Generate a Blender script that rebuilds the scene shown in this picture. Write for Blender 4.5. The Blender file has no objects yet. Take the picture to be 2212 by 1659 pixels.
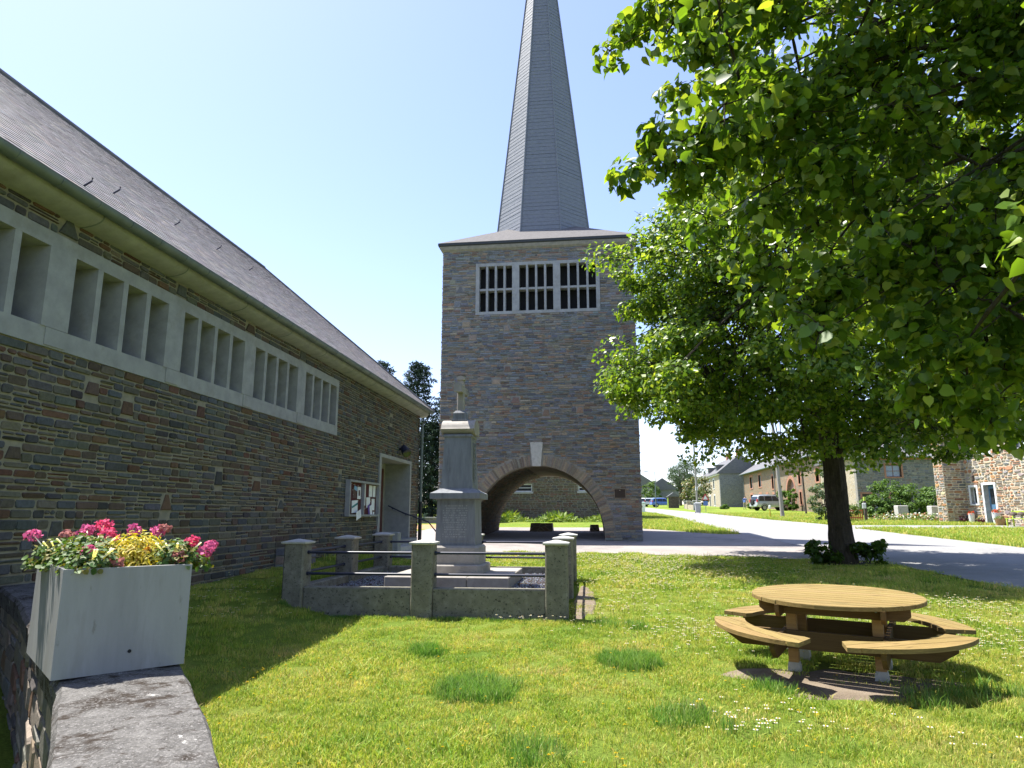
import bpy, bmesh, math, random
import numpy as np
from mathutils import Vector, Matrix
random.seed(7); RNG = np.random.default_rng(7)
sc = bpy.context.scene
COL = sc.collection
R = math.radians

# ------------------------------------------------------------------ camera, sky, sun, exposure
cam_d = bpy.data.cameras.new('camera'); cam = bpy.data.objects.new('camera', cam_d); COL.objects.link(cam)
PITCH, YAW, EYE = R(10.88), R(6.984), 1.65
cam.location = (0, 0, EYE)
cam.rotation_euler = (R(90) + PITCH, 0, YAW)
cam_d.sensor_width = 36.0; cam_d.lens = 36.0 * 1475 / 2212
cam_d.clip_start = 0.05; cam_d.clip_end = 3000
sc.camera = cam
world = bpy.data.worlds.new('World'); sc.world = world; world.use_nodes = True
SUN = Vector((-0.41, 0.17, 1.0)).normalized()
ELEV = math.asin(SUN.z)
wn = world.node_tree.nodes; wl = world.node_tree.links
sky = wn.new('ShaderNodeTexSky'); sky.sky_type = 'NISHITA'; sky.sun_disc = False
sky.sun_elevation = ELEV; sky.sun_rotation = math.atan2(SUN.x, SUN.y)
sky.altitude = 300; sky.air_density = 1.0; sky.dust_density = 0.9; sky.ozone_density = 2.2
wn['Background'].inputs['Strength'].default_value = 0.122
tint = wn.new('ShaderNodeMix'); tint.data_type = 'RGBA'; tint.blend_type = 'MULTIPLY'; tint.inputs[0].default_value = 1.0
tint.inputs[7].default_value = (1.03, .93, 1.0, 1)      # slightly less green over the whole dome
wl.new(sky.outputs[0], tint.inputs[6]); wl.new(tint.outputs[2], wn['Background'].inputs['Color'])
sun_d = bpy.data.lights.new('sun', 'SUN'); sun_d.energy = 4.6; sun_d.angle = R(0.53); sun_d.color = (1.0, 0.96, 0.88)
sun = bpy.data.objects.new('sun', sun_d); COL.objects.link(sun); sun.location = (-20, 10, 60)
sun.rotation_euler = SUN.to_track_quat('Z', 'Y').to_euler()
sc.view_settings.view_transform = 'Standard'; sc.view_settings.look = 'None'
sc.view_settings.exposure = 1.45; sc.view_settings.gamma = 1.0
sc.render.engine = 'CYCLES'
try:
    sc.cycles.max_bounces = 7; sc.cycles.transparent_max_bounces = 6; sc.cycles.use_denoising = True
except Exception: pass

# camera frame, used to stay clear of the view when planting
FH = Vector((-math.sin(YAW), math.cos(YAW), 0)); RT = Vector((math.cos(YAW), math.sin(YAW), 0))
def lat_dep(x, y): return x * RT.x + y * RT.y, x * FH.x + y * FH.y

# ------------------------------------------------------------------ terrain heights
def ss(a, b, x):
    t = min(1.0, max(0.0, (x - a) / (b - a))); return t * t * (3 - 2 * t)
def T(x, y):
    if y < 4: g = 0.0
    elif y < 8: g = .03 * (y - 4) ** 2 / 8
    elif y < 36: g = .06 + .03 * (y - 8)
    elif y < 44: g = .9 + .03 * (y - 36) - .005 * (y - 36) ** 2 / 16
    elif y < 170: g = 1.12 + .025 * (y - 44)
    else: g = 4.27 + .004 * (y - 170)
    b = .5 * ss(3.9, 6, -x) * ss(4.5, 8.5, y) * (1 - ss(14, 22, y))
    return g + b

# ------------------------------------------------------------------ materials
def _nt(name):
    m = bpy.data.materials.new(name); m.use_nodes = True
    nt = m.node_tree; p = nt.nodes['Principled BSDF']
    return m, nt, p, nt.nodes, nt.links
def noise(nt, scale, detail=4, rough=.55, vec=None, dim='3D'):
    n = nt.nodes.new('ShaderNodeTexNoise'); n.inputs['Scale'].default_value = scale
    n.inputs['Detail'].default_value = detail; n.inputs['Roughness'].default_value = rough
    if vec is not None: nt.links.new(vec, n.inputs['Vector'])
    return n
def ramp(nt, fac, stops):
    r = nt.nodes.new('ShaderNodeValToRGB'); e = r.color_ramp.elements
    while len(e) < len(stops): e.new(.5)
    for i, (p, c) in enumerate(stops):
        e[i].position = p; e[i].color = (*c, 1) if len(c) == 3 else c
    nt.links.new(fac, r.inputs[0]); return r
def mixc(nt, fac, a, b, mode='MIX'):
    m = nt.nodes.new('ShaderNodeMix'); m.data_type = 'RGBA'; m.blend_type = mode; m.clamp_result = False
    if isinstance(fac, (int, float)): m.inputs[0].default_value = fac
    else: nt.links.new(fac, m.inputs[0])
    for s, v in ((6, a), (7, b)):
        if isinstance(v, tuple): m.inputs[s].default_value = (*v[:3], 1)
        else: nt.links.new(v, m.inputs[s])
    return m.outputs[2]
def bump(nt, height, strength, dist, p):
    b = nt.nodes.new('ShaderNodeBump'); b.inputs['Strength'].default_value = strength; b.inputs['Distance'].default_value = dist
    nt.links.new(height, b.inputs['Height']); nt.links.new(b.outputs[0], p.inputs['Normal']); return b
def coords(nt, which='Object', scale=(1, 1, 1)):
    t = nt.nodes.new('ShaderNodeTexCoord'); m = nt.nodes.new('ShaderNodeMapping')
    m.inputs['Scale'].default_value = scale; nt.links.new(t.outputs[which], m.inputs[0]); return m.outputs[0]
def wpos(nt, scale=(1, 1, 1)):
    g = nt.nodes.new('ShaderNodeNewGeometry'); m = nt.nodes.new('ShaderNodeMapping')
    m.inputs['Scale'].default_value = scale; nt.links.new(g.outputs['Position'], m.inputs[0]); return m.outputs[0]
def mottled(name, stops, scale=6, rough=.9, bstr=.3, bscale=40, bdist=.01, stretch=(1, 1, 1), spots=None, spec=.25, metal=0):
    """base colours broken up by world-space noise; spots = (colour, scale, lo, hi)"""
    m, nt, p, N, L = _nt(name)
    v = wpos(nt, stretch)
    n = noise(nt, scale, 6, .62, v)
    r = ramp(nt, n.outputs['Fac'], stops); c = r.outputs[0]
    for s in (spots or []):
        n2 = noise(nt, s[1], 5, .7, v)
        f = ramp(nt, n2.outputs['Fac'], [(s[2], (0, 0, 0)), (s[3], (1, 1, 1))])
        c = mixc(nt, f.outputs[0], c, s[0])
    L.new(c, p.inputs['Base Color'])
    p.inputs['Roughness'].default_value = rough; p.inputs['Specular IOR Level'].default_value = spec; p.inputs['Metallic'].default_value = metal
    if bstr:
        nb = noise(nt, bscale, 5, .6, wpos(nt, (1, 1, 1)))
        bump(nt, nb.outputs['Fac'], bstr, bdist, p)
    return m
def attr_mat(name, var=.35, scale=30, rough=.9, bstr=.5, bscale=45, bdist=.012, tint=None, spec=.2, stretch=(1, 1, 1)):
    """colour of each piece from its own 'Col' attribute, broken up by fine noise"""
    m, nt, p, N, L = _nt(name)
    a = N.new('ShaderNodeAttribute'); a.attribute_name = 'Col'
    v = wpos(nt, stretch)
    n = noise(nt, scale, 6, .65, v)
    r = ramp(nt, n.outputs['Fac'], [(.25, (1 - var,) * 3), (.75, (1 + var,) * 3)])
    c = mixc(nt, 1.0, a.outputs['Color'], r.outputs[0], 'MULTIPLY')
    if tint:
        n2 = noise(nt, tint[1], 4, .6, v); f = ramp(nt, n2.outputs['Fac'], [(tint[2], (0, 0, 0)), (tint[3], (1, 1, 1))])
        c = mixc(nt, f.outputs[0], c, tint[0])
    L.new(c, p.inputs['Base Color']); p.inputs['Roughness'].default_value = rough
    p.inputs['Specular IOR Level'].default_value = spec
    if bstr:
        nb = noise(nt, bscale, 6, .65, v); bump(nt, nb.outputs['Fac'], bstr, bdist, p)
    return m
def plain(name, c, rough=.6, metal=0, spec=.4):
    m, nt, p, N, L = _nt(name)
    v = wpos(nt); n = noise(nt, 9, 4, .6, v)
    r = ramp(nt, n.outputs['Fac'], [(.3, tuple(x * .88 for x in c)), (.7, tuple(min(1, x * 1.1) for x in c))])
    L.new(r.outputs[0], p.inputs['Base Color'])
    p.inputs['Roughness'].default_value = rough; p.inputs['Metallic'].default_value = metal; p.inputs['Specular IOR Level'].default_value = spec
    return m
def leaf_mat(name, trans=.52, gloss=.4, rough=.38, tcol=(1.5, 1.4, .5)):
    m, nt, p, N, L = _nt(name)
    a = N.new('ShaderNodeAttribute'); a.attribute_name = 'Col'
    L.new(a.outputs['Color'], p.inputs['Base Color']); p.inputs['Roughness'].default_value = rough
    p.inputs['Specular IOR Level'].default_value = gloss
    t = N.new('ShaderNodeBsdfTranslucent')
    L.new(mixc(nt, 1.0, a.outputs['Color'], tcol, 'MULTIPLY'), t.inputs[0])
    mx = N.new('ShaderNodeMixShader'); mx.inputs[0].default_value = trans
    L.new(p.outputs[0], mx.inputs[1]); L.new(t.outputs[0], mx.inputs[2])
    L.new(mx.outputs[0], N['Material Output'].inputs['Surface'])
    return m
def rubble_mat(name, cols, mortar, scale=4, squash=(1, 1, 2), rough=.92):
    """far masonry whose stones are too small to pick apart: cells of stone colours in mortar"""
    m, nt, p, N, L = _nt(name)
    v = wpos(nt, squash)
    vo = N.new('ShaderNodeTexVoronoi'); vo.inputs['Scale'].default_value = scale; L.new(v, vo.inputs['Vector'])
    ve = N.new('ShaderNodeTexVoronoi'); ve.feature = 'DISTANCE_TO_EDGE'; ve.inputs['Scale'].default_value = scale; L.new(v, ve.inputs['Vector'])
    sep = N.new('ShaderNodeSeparateColor'); L.new(vo.outputs['Color'], sep.inputs[0])
    k = len(cols); r = ramp(nt, sep.outputs[0], [((i + .5) / k, c) for i, c in enumerate(cols)])
    e = ramp(nt, ve.outputs['Distance'], [(.03, (1, 1, 1)), (.09, (0, 0, 0))])
    L.new(mixc(nt, e.outputs[0], r.outputs[0], mortar), p.inputs['Base Color'])
    p.inputs['Roughness'].default_value = rough; p.inputs['Specular IOR Level'].default_value = .2
    bump(nt, ve.outputs['Distance'], .6, .03, p)
    return m

M = {}
M['stone'] = attr_mat('wall_stone', .32, 22, .92, .6, 40, .012)
M['mortar'] = mottled('wall_mortar', [(.3, (.20, .185, .145)), (.7, (.30, .275, .21))], 9, .95, .5, 60, .008)
M['mortar_grey'] = mottled('tower_mortar', [(.3, (.20, .19, .175)), (.7, (.30, .28, .25))], 7, .95, .5, 60, .008)
M['mortar_cream'] = mottled('lime_mortar', [(.3, (.46, .40, .29)), (.7, (.60, .53, .41))], 5, .95, .5, 30, .02)
M['concrete'] = mottled('grey_concrete', [(.3, (.255, .258, .258)), (.7, (.35, .352, .345))], 5, .9, .35, 90, .006, spots=[((.24, .232, .21), 2.2, .55, .75)])
M['concrete_old'] = mottled('weathered_concrete', [(.25, (.13, .122, .095)), (.55, (.20, .19, .15)), (.8, (.29, .275, .235))], 7, .95, .6, 50, .012,
                            spots=[((.035, .035, .03), 26, .56, .66), ((.09, .09, .06), 5, .58, .75)])
M['concrete_cap'] = mottled('pale_concrete', [(.3, (.38, .37, .34)), (.7, (.50, .49, .46))], 9, .9, .3, 60, .006, spots=[((.25, .25, .22), 14, .6, .72)])
M['coping'] = mottled('lichen_coping', [(.28, (.065, .062, .058)), (.55, (.13, .124, .117)), (.8, (.20, .193, .183))], 14, .97, .9, 60, .018,
                      spots=[((.028, .02, .014), 3.4, .52, .62), ((.23, .22, .21), 95, .54, .62), ((.035, .03, .026), 70, .58, .66), ((.035, .026, .019), 9, .55, .64), ((.42, .41, .385), 6.5, .655, .68)])
M['planter'] = mottled('fibre_cement', [(.3, (.23, .232, .228)), (.7, (.30, .302, .298))], 2.5, .75, .15, 70, .004, stretch=(3, 3, .6), spots=[((.19, .182, .165), 1.6, .5, .75), ((.15, .14, .12), 7, .64, .74)])
M['bluestone'] = mottled('blue_limestone', [(.3, (.155, .163, .175)), (.7, (.235, .243, .255))], 3, .8, .25, 70, .004, stretch=(4, 4, .7), spots=[((.26, .255, .24), 9, .62, .74), ((.09, .092, .095), 2, .55, .78)])
M['plinthstone'] = mottled('buff_plinth_stone', [(.3, (.25, .23, .205)), (.7, (.35, .325, .29))], 5, .85, .35, 60, .006, spots=[((.24, .22, .2), 6, .58, .72)])
M['slate'] = attr_mat('roof_slate', .3, 18, .72, .4, 40, .006, spec=.35)
M['slate_far'] = mottled('far_slate', [(.3, (.10, .10, .105)), (.7, (.17, .165, .165))], 3, .75, .4, 12, .02, stretch=(1, 1, 4), spec=.3)
M['zinc'] = mottled('zinc_sheet', [(.3, (.13, .16, .16)), (.7, (.20, .23, .225))], 4, .55, .1, 30, .003, spec=.4, metal=.4)
M['iron'] = plain('dark_painted_iron', (.018, .022, .045), .38, 0, .5)
M['black'] = plain('black_plastic', (.015, .016, .02), .5)
M['bronze'] = plain('brown_bronze', (.045, .03, .026), .45, .3)
M['bronze_edge'] = plain('bronze_rim', (.25, .2, .16), .5, .2)
M['pane'] = plain('grey_glazing', (.085, .093, .10), .35, 0, .45)
M['glass'] = plain('dark_window_glass', (.02, .026, .032), .08, 0, .6)
M['glass_sky'] = plain('pale_window_glass', (.16, .22, .30), .12, 0, .7)
M['dark'] = plain('louvre_boards', (.012, .012, .013), .8)
M['white'] = plain('white_paint', (.72, .73, .74), .5)
M['paper'] = plain('paper', (.78, .79, .82), .7)
M['maroon'] = plain('maroon_felt', (.085, .02, .022), .9)
M['door_red'] = plain('dark_red_door', (.075, .016, .012), .5)
M['blue_door'] = plain('blue_door_paint', (.10, .2, .33), .45)
M['brown_door'] = plain('brown_gate_paint', (.20, .115, .085), .6)
M['brickred'] = mottled('brick_trim', [(.3, (.30, .14, .09)), (.7, (.42, .22, .15))], 8, .9, .4, 50, .01)
M['asphalt'] = mottled('worn_asphalt', [(.25, (.215, .21, .205)), (.75, (.29, .285, .278))], 1.3, .95, .5, 130, .01, spots=[((.36, .35, .34), 220, .6, .7), ((.18, .175, .168), .55, .55, .75), ((.15, .145, .14), 2.4, .66, .7)])
M['forecourt'] = mottled('chipped_forecourt', [(.25, (.23, .205, .19)), (.75, (.31, .28, .26))], 1.1, .95, .6, 120, .012, spots=[((.34, .29, .25), 160, .58, .7), ((.16, .15, .145), .5, .52, .72)])
M['dirt'] = mottled('bare_earth', [(.25, (.13, .10, .07)), (.75, (.24, .195, .145))], 3, .97, .8, 60, .02)
M['brownearth'] = mottled('rusty_earth', [(.3, (.30, .17, .085)), (.7, (.42, .26, .14))], 3, .97, .6, 60, .02)
M['soil'] = mottled('potting_soil', [(.3, (.02, .014, .01)), (.7, (.05, .035, .026))], 12, .97, .9, 60, .02)
M['gravel'] = attr_mat('gravel_chip', .2, 20, .9, 0)
M['bark'] = mottled('lime_bark', [(.3, (.028, .023, .017)), (.6, (.06, .05, .038)), (.8, (.10, .09, .07))], 9, .97, 1.0, 16, .05, stretch=(2.2, 2.2, .45))
M['bark_far'] = mottled('dark_bark', [(.3, (.05, .04, .03)), (.7, (.1, .085, .065))], 6, .97, .6, 12, .04)
M['leaf'] = leaf_mat('lime_leaf')
M['leaf_dull'] = leaf_mat('shrub_leaf', .3, .25, .55)
M['needle'] = leaf_mat('conifer_needle', .12, .1, .7, (1, 1, .8))
M['petal'] = leaf_mat('petal', .35, .15, .6, (1.1, 1, 1))
M['rubble_brown'] = rubble_mat('brown_rubble', [(.19, .135, .085), (.24, .175, .11), (.16, .14, .125), (.26, .135, .08), (.27, .2, .125)], (.24, .2, .15), 3.2)
M['rubble_grey'] = rubble_mat('grey_rubble', [(.17, .175, .18), (.22, .22, .22), (.14, .15, .16), (.2, .19, .17)], (.28, .275, .26), 3.4)
M['rubble_cream'] = rubble_mat('cream_rubble', [(.36, .30, .21), (.30, .24, .16), (.40, .34, .25), (.29, .26, .21)], (.44, .39, .30), 3.0)
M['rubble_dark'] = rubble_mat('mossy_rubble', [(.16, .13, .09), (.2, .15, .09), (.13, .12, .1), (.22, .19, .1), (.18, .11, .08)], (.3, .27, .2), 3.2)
M['rubble_church'] = rubble_mat('grey_brown_masonry', [(.19, .19, .18), (.2, .15, .12), (.17, .18, .19), (.24, .21, .17), (.2, .13, .1)], (.28, .26, .2), 5, (1, 1, 2.6))
M['carpaint'] = plain('silver_car_paint', (.50, .53, .57), .28, .35, .6)
M['tyre'] = plain('tyre_rubber', (.015, .015, .016), .8)
M['rim'] = plain('alloy_rim', (.45, .46, .48), .35, .6)
M['bin_grey'] = plain('grey_bin_plastic', (.33, .34, .34), .55)
M['bin_green'] = plain('green_bin_plastic', (.13, .22, .18), .55)
M['pole'] = mottled('grey_pole', [(.3, (.26, .24, .21)), (.7, (.36, .34, .31))], 4, .9, .3, 20, .01, stretch=(3, 3, .4))
M['rustpole'] = mottled('rusty_pole', [(.3, (.05, .04, .035)), (.7, (.13, .1, .08))], 4, .8, .3, 20, .01)
M['yellow'] = plain('yellow_paint', (.55, .36, .03), .5)
M['orange_wood'] = plain('orange_gate_paint', (.42, .11, .045), .55)
M['purple'] = plain('plum_glaze', (.13, .012, .05), .3)
M['lime_paint'] = plain('lime_green_paint', (.42, .55, .06), .5)
M['redsign'] = plain('red_sign', (.55, .04, .05), .4)
M['bluesign'] = plain('blue_sign', (.1, .18, .5), .4)
M['skin'] = plain('skin', (.45, .28, .2), .6)
M['shirt'] = plain('blue_cloth', (.10, .17, .42), .85)
M['shirt2'] = plain('light_blue_cloth', (.2, .38, .62), .85)
M['trousers'] = plain('khaki_cloth', (.34, .29, .21), .9)
M['hair'] = plain('brown_hair', (.05, .03, .02), .7)
# wood: grain along the plank, which is local X of the mesh
def wood_mat(name, a, b):
    m, nt, p, N, L = _nt(name)
    at = N.new('ShaderNodeAttribute'); at.attribute_name = 'Col'
    v = coords(nt, 'Object', (2.2, 34, 34)); n = noise(nt, 1.6, 7, .62, v)
    r = ramp(nt, n.outputs['Fac'], [(.28, a), (.72, b)])
    k = coords(nt, 'Object', (3, 9, 9)); n2 = noise(nt, 1.5, 3, .5, k)
    f = ramp(nt, n2.outputs['Fac'], [(.62, (0, 0, 0)), (.8, (1, 1, 1))])
    c = mixc(nt, f.outputs[0], r.outputs[0], tuple(x * .6 for x in a))
    L.new(mixc(nt, 1.0, c, at.outputs['Color'], 'MULTIPLY'), p.inputs['Base Color'])
    p.inputs['Roughness'].default_value = .72; p.inputs['Specular IOR Level'].default_value = .25
    bump(nt, n.outputs['Fac'], .35, .004, p); return m
M['wood'] = wood_mat('weathered_pine', (.17, .118, .042), (.285, .208, .08))
M['wood_dark'] = wood_mat('dark_brown_pine', (.095, .056, .02), (.15, .092, .036))  # darker brown wood for the beams and bearers below the boards
# lawn soil / grass ground: green with yellowish and mossy patches
def ground_mat():
    m, nt, p, N, L = _nt('meadow_ground'); v = wpos(nt)
    n = noise(nt, .55, 6, .6, v); r = ramp(nt, n.outputs['Fac'], [(.3, (.12, .20, .03)), (.5, (.19, .26, .042)), (.68, (.27, .27, .07))])
    n2 = noise(nt, 45, 5, .7, v); r2 = ramp(nt, n2.outputs['Fac'], [(.3, (.55, .55, .55)), (.7, (1.3, 1.3, 1.25))])
    L.new(mixc(nt, 1.0, r.outputs[0], r2.outputs[0], 'MULTIPLY'), p.inputs['Base Color'])
    p.inputs['Roughness'].default_value = 1; p.inputs['Specular IOR Level'].default_value = .05
    bump(nt, n2.outputs['Fac'], 1.0, .05, p); return m
M['ground'] = ground_mat()
def grass_mat(name, dull=1.0):
    m, nt, p, N, L = _nt(name); v = wpos(nt)
    n = noise(nt, .9, 8, .68, v)
    r = ramp(nt, n.outputs['Fac'], [(.30, (.18, .295, .04)), (.44, (.30, .385, .06)), (.56, (.40, .435, .09)), (.70, (.51, .45, .16))])
    n3 = noise(nt, 7, 3, .6, v); r3 = ramp(nt, n3.outputs['Fac'], [(.3, (.72, .78, .75)), (.7, (1.2, 1.16, 1.1))])
    c = mixc(nt, 1.0, r.outputs[0], r3.outputs[0], 'MULTIPLY')
    a = N.new('ShaderNodeAttribute'); a.attribute_name = 'Col'
    c = mixc(nt, 1.0, c, a.outputs['Color'], 'MULTIPLY')
    L.new(c, p.inputs['Base Color']); p.inputs['Roughness'].default_value = .6; p.inputs['Specular IOR Level'].default_value = .25
    t = N.new('ShaderNodeBsdfTranslucent'); L.new(mixc(nt, 1.0, c, (1.15, 1.15, .7), 'MULTIPLY'), t.inputs[0])
    mx = N.new('ShaderNodeMixShader'); mx.inputs[0].default_value = .4
    L.new(p.outputs[0], mx.inputs[1]); L.new(t.outputs[0], mx.inputs[2]); L.new(mx.outputs[0], N['Material Output'].inputs['Surface'])
    return m
M['grass'] = grass_mat('lawn_blade')

# ------------------------------------------------------------------ object helpers
def tag(o, label=None, cat=None, group=None, kind=None):
    if label: o['label'] = label
    if cat: o['category'] = cat
    if group: o['group'] = group
    if kind: o['kind'] = kind
    return o
def thing(name, label, cat, loc=(0, 0, 0), rotz=0, group=None, kind=None):
    o = bpy.data.objects.new(name, None); o.empty_display_size = .2
    COL.objects.link(o); o.location = loc; o.rotation_euler = (0, 0, rotz)
    return tag(o, label, cat, group, kind)
def raw_mesh(name, v, f, mat, cols=None, smooth=False):
    me = bpy.data.meshes.new(name); me.from_pydata([tuple(map(float, q)) for q in v], [], [tuple(map(int, q)) for q in f])
    if cols is not None:
        at = me.color_attributes.new('Col', 'FLOAT_COLOR', 'CORNER')
        lt = np.empty(len(me.polygons), dtype=np.int32); me.polygons.foreach_get('loop_total', lt)
        c = np.ones((len(cols), 4), dtype=np.float32); c[:, :3] = np.asarray(cols, dtype=np.float32)[:, :3]
        at.data.foreach_set('color', np.repeat(c, lt, axis=0).ravel())
    me.materials.append(M[mat] if isinstance(mat, str) else mat)
    if smooth: me.polygons.foreach_set('use_smooth', [True] * len(me.polygons))
    return me
def base_of(parent):
    """world location of a parent chain (things keep their pieces in world coordinates unless rotated)"""
    p = Vector((0, 0, 0)); q = parent
    while q is not None: p = p + Vector(q.location); q = q.parent
    return p
class MB:
    """collects shapes; build() links them as ONE mesh object"""
    def __init__(s): s.v = []; s.f = []; s.c = []
    def add(s, v, f, c=(1, 1, 1)):
        k = len(s.v); s.v += [tuple(q) for q in v]; s.f += [tuple(i + k for i in q) for q in f]; s.c += [c] * len(f); return s
    def box(s, x0, x1, y0, y1, z0, z1, c=(1, 1, 1)):
        v = [(x, y, z) for z in (z0, z1) for y in (y0, y1) for x in (x0, x1)]
        return s.add(v, [(0, 2, 3, 1), (4, 5, 7, 6), (0, 1, 5, 4), (2, 6, 7, 3), (0, 4, 6, 2), (1, 3, 7, 5)], c)
    def bbox(s, x0, x1, y0, y1, z0, z1, b=.01, c=(1, 1, 1)):
        """box with chamfered upright edges and top"""
        def ring(i, z): return [(x0 + b + i, y0 + i, z), (x1 - b - i, y0 + i, z), (x1 - i, y0 + b + i, z), (x1 - i, y1 - b - i, z), (x1 - b - i, y1 - i, z), (x0 + b + i, y1 - i, z), (x0 + i, y1 - b - i, z), (x0 + i, y0 + b + i, z)]
        return s.loft([ring(0, z0), ring(0, z1 - b), ring(b, z1)], True, True, c)
    def loft(s, rings, cap0=True, cap1=True, c=(1, 1, 1), closed=True):
        n = len(rings[0]); v = [p for r_ in rings for p in r_]; f = []
        for i in range(len(rings) - 1):
            for j in range(n if closed else n - 1):
                f.append((i * n + j, i * n + (j + 1) % n, (i + 1) * n + (j + 1) % n, (i + 1) * n + j))
        if cap0: f.append(tuple(range(n - 1, -1, -1)))
        if cap1: f.append(tuple(range((len(rings) - 1) * n, len(rings) * n)))
        return s.add(v, f, c)
    def tube(s, pts, rad, n=8, c=(1, 1, 1), cap=True):
        pts = [Vector(p) for p in pts]; rads = rad if isinstance(rad, (list, tuple)) else [rad] * len(pts); rings = []
        for i, p in enumerate(pts):
            d = (pts[min(i + 1, len(pts) - 1)] - pts[max(i - 1, 0)]).normalized()
            a = d.cross(Vector((0, 0, 1)) if abs(d.z) < .95 else Vector((1, 0, 0))).normalized(); b = d.cross(a)
            rings.append([tuple(p + (a * math.cos(t) + b * math.sin(t)) * rads[i]) for t in [2 * math.pi * k / n for k in range(n)]])
        return s.loft(rings, cap, cap, c)
    def prism(s, poly, axis, a, b, c=(1, 1, 1)):
        """polygon of (u, v) extruded along axis 'x','y','z' from a to b"""
        def P(u, v, w): return (w, u, v) if axis == 'x' else (u, w, v) if axis == 'y' else (u, v, w)
        return s.loft([[P(u, v, a) for u, v in poly], [P(u, v, b) for u, v in poly]], True, True, c)
    def lathe(s, prof, cx, cy, n=16, c=(1, 1, 1)):
        return s.loft([[(cx + r_ * math.cos(2 * math.pi * k / n), cy + r_ * math.sin(2 * math.pi * k / n), z) for k in range(n)] for r_, z in prof], True, True, c)
    def build(s, name, mat, parent=None, local=False, smooth=False, kind=None, label=None):
        o = Vector((0, 0, 0)) if (parent is None or local) else base_of(parent)
        v = s.v if o.length == 0 else [(a - o.x, b - o.y, d - o.z) for a, b, d in s.v]
        me = raw_mesh(name, v, s.f, mat, s.c, smooth)
        bm = bmesh.new(); bm.from_mesh(me); bmesh.ops.recalc_face_normals(bm, faces=bm.faces); bm.to_mesh(me); bm.free()
        ob = bpy.data.objects.new(name, me); COL.objects.link(ob); ob.parent = parent
        if smooth and hasattr(me, 'set_sharp_from_angle'): me.set_sharp_from_angle(angle=R(40))
        if kind: ob['kind'] = kind
        if label: ob['label'] = label
        return ob
def copy_tree(o, parent=None):
    c = o.copy(); COL.objects.link(c); c.parent = parent
    for ch in list(o.children): copy_tree(ch, c)
    return c
def jit(c, k=.12):
    m = random.uniform(1 - k, 1 + k); return tuple(max(0, x * m * random.uniform(1 - k * .3, 1 + k * .3)) for x in c)
# ------------------------------------------------------------------ masonry
def quad8(u0, u1, v0, v1, j, ch):
    """rough rectangle as an 8-gon: corners moved by up to j and cut by ch"""
    def r_(): return random.uniform(-j, j)
    c = [(u0 + r_(), v0 + r_() * .5), (u1 + r_(), v0 + r_() * .5), (u1 + r_(), v1 + r_() * .5), (u0 + r_(), v1 + r_() * .5)]
    out = []
    for i in range(4):
        p, a, b = c[i], c[i - 1], c[(i + 1) % 4]
        for q in (a, b):
            L = math.hypot(q[0] - p[0], q[1] - p[1]) or 1e-6; k = min(ch * random.uniform(.6, 1.5), .35 * L) / L
            out.append((p[0] + (q[0] - p[0]) * k, p[1] + (q[1] - p[1]) * k))
    return out
def stone_piece(poly, P, d, inset):
    cu = sum(p[0] for p in poly) / len(poly); cv = sum(p[1] for p in poly) / len(poly); n = len(poly)
    ru = max(abs(p[0] - cu) for p in poly); rv = max(abs(p[1] - cv) for p in poly)
    fu = max(.3, 1 - inset / max(ru, 1e-3)); fv = max(.3, 1 - inset / max(rv, 1e-3))
    t1, t2 = random.uniform(-.3, .3) * d, random.uniform(-.3, .3) * d
    back = [P(u, v, -.015) for u, v in poly]
    mid = [P(u, v, d * .55) for u, v in poly]
    fr = [P(cu + (u - cu) * fu, cv + (v - cv) * fv, d + t1 * (u - cu) / ru + t2 * (v - cv) / max(rv, 1e-3)) for u, v in poly]
    f = [(k * n + i, k * n + (i + 1) % n, (k + 1) * n + (i + 1) % n, (k + 1) * n + i) for k in range(2) for i in range(n)]
    f.append(tuple(range(2 * n, 3 * n)))
    return back + mid + fr, f
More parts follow.
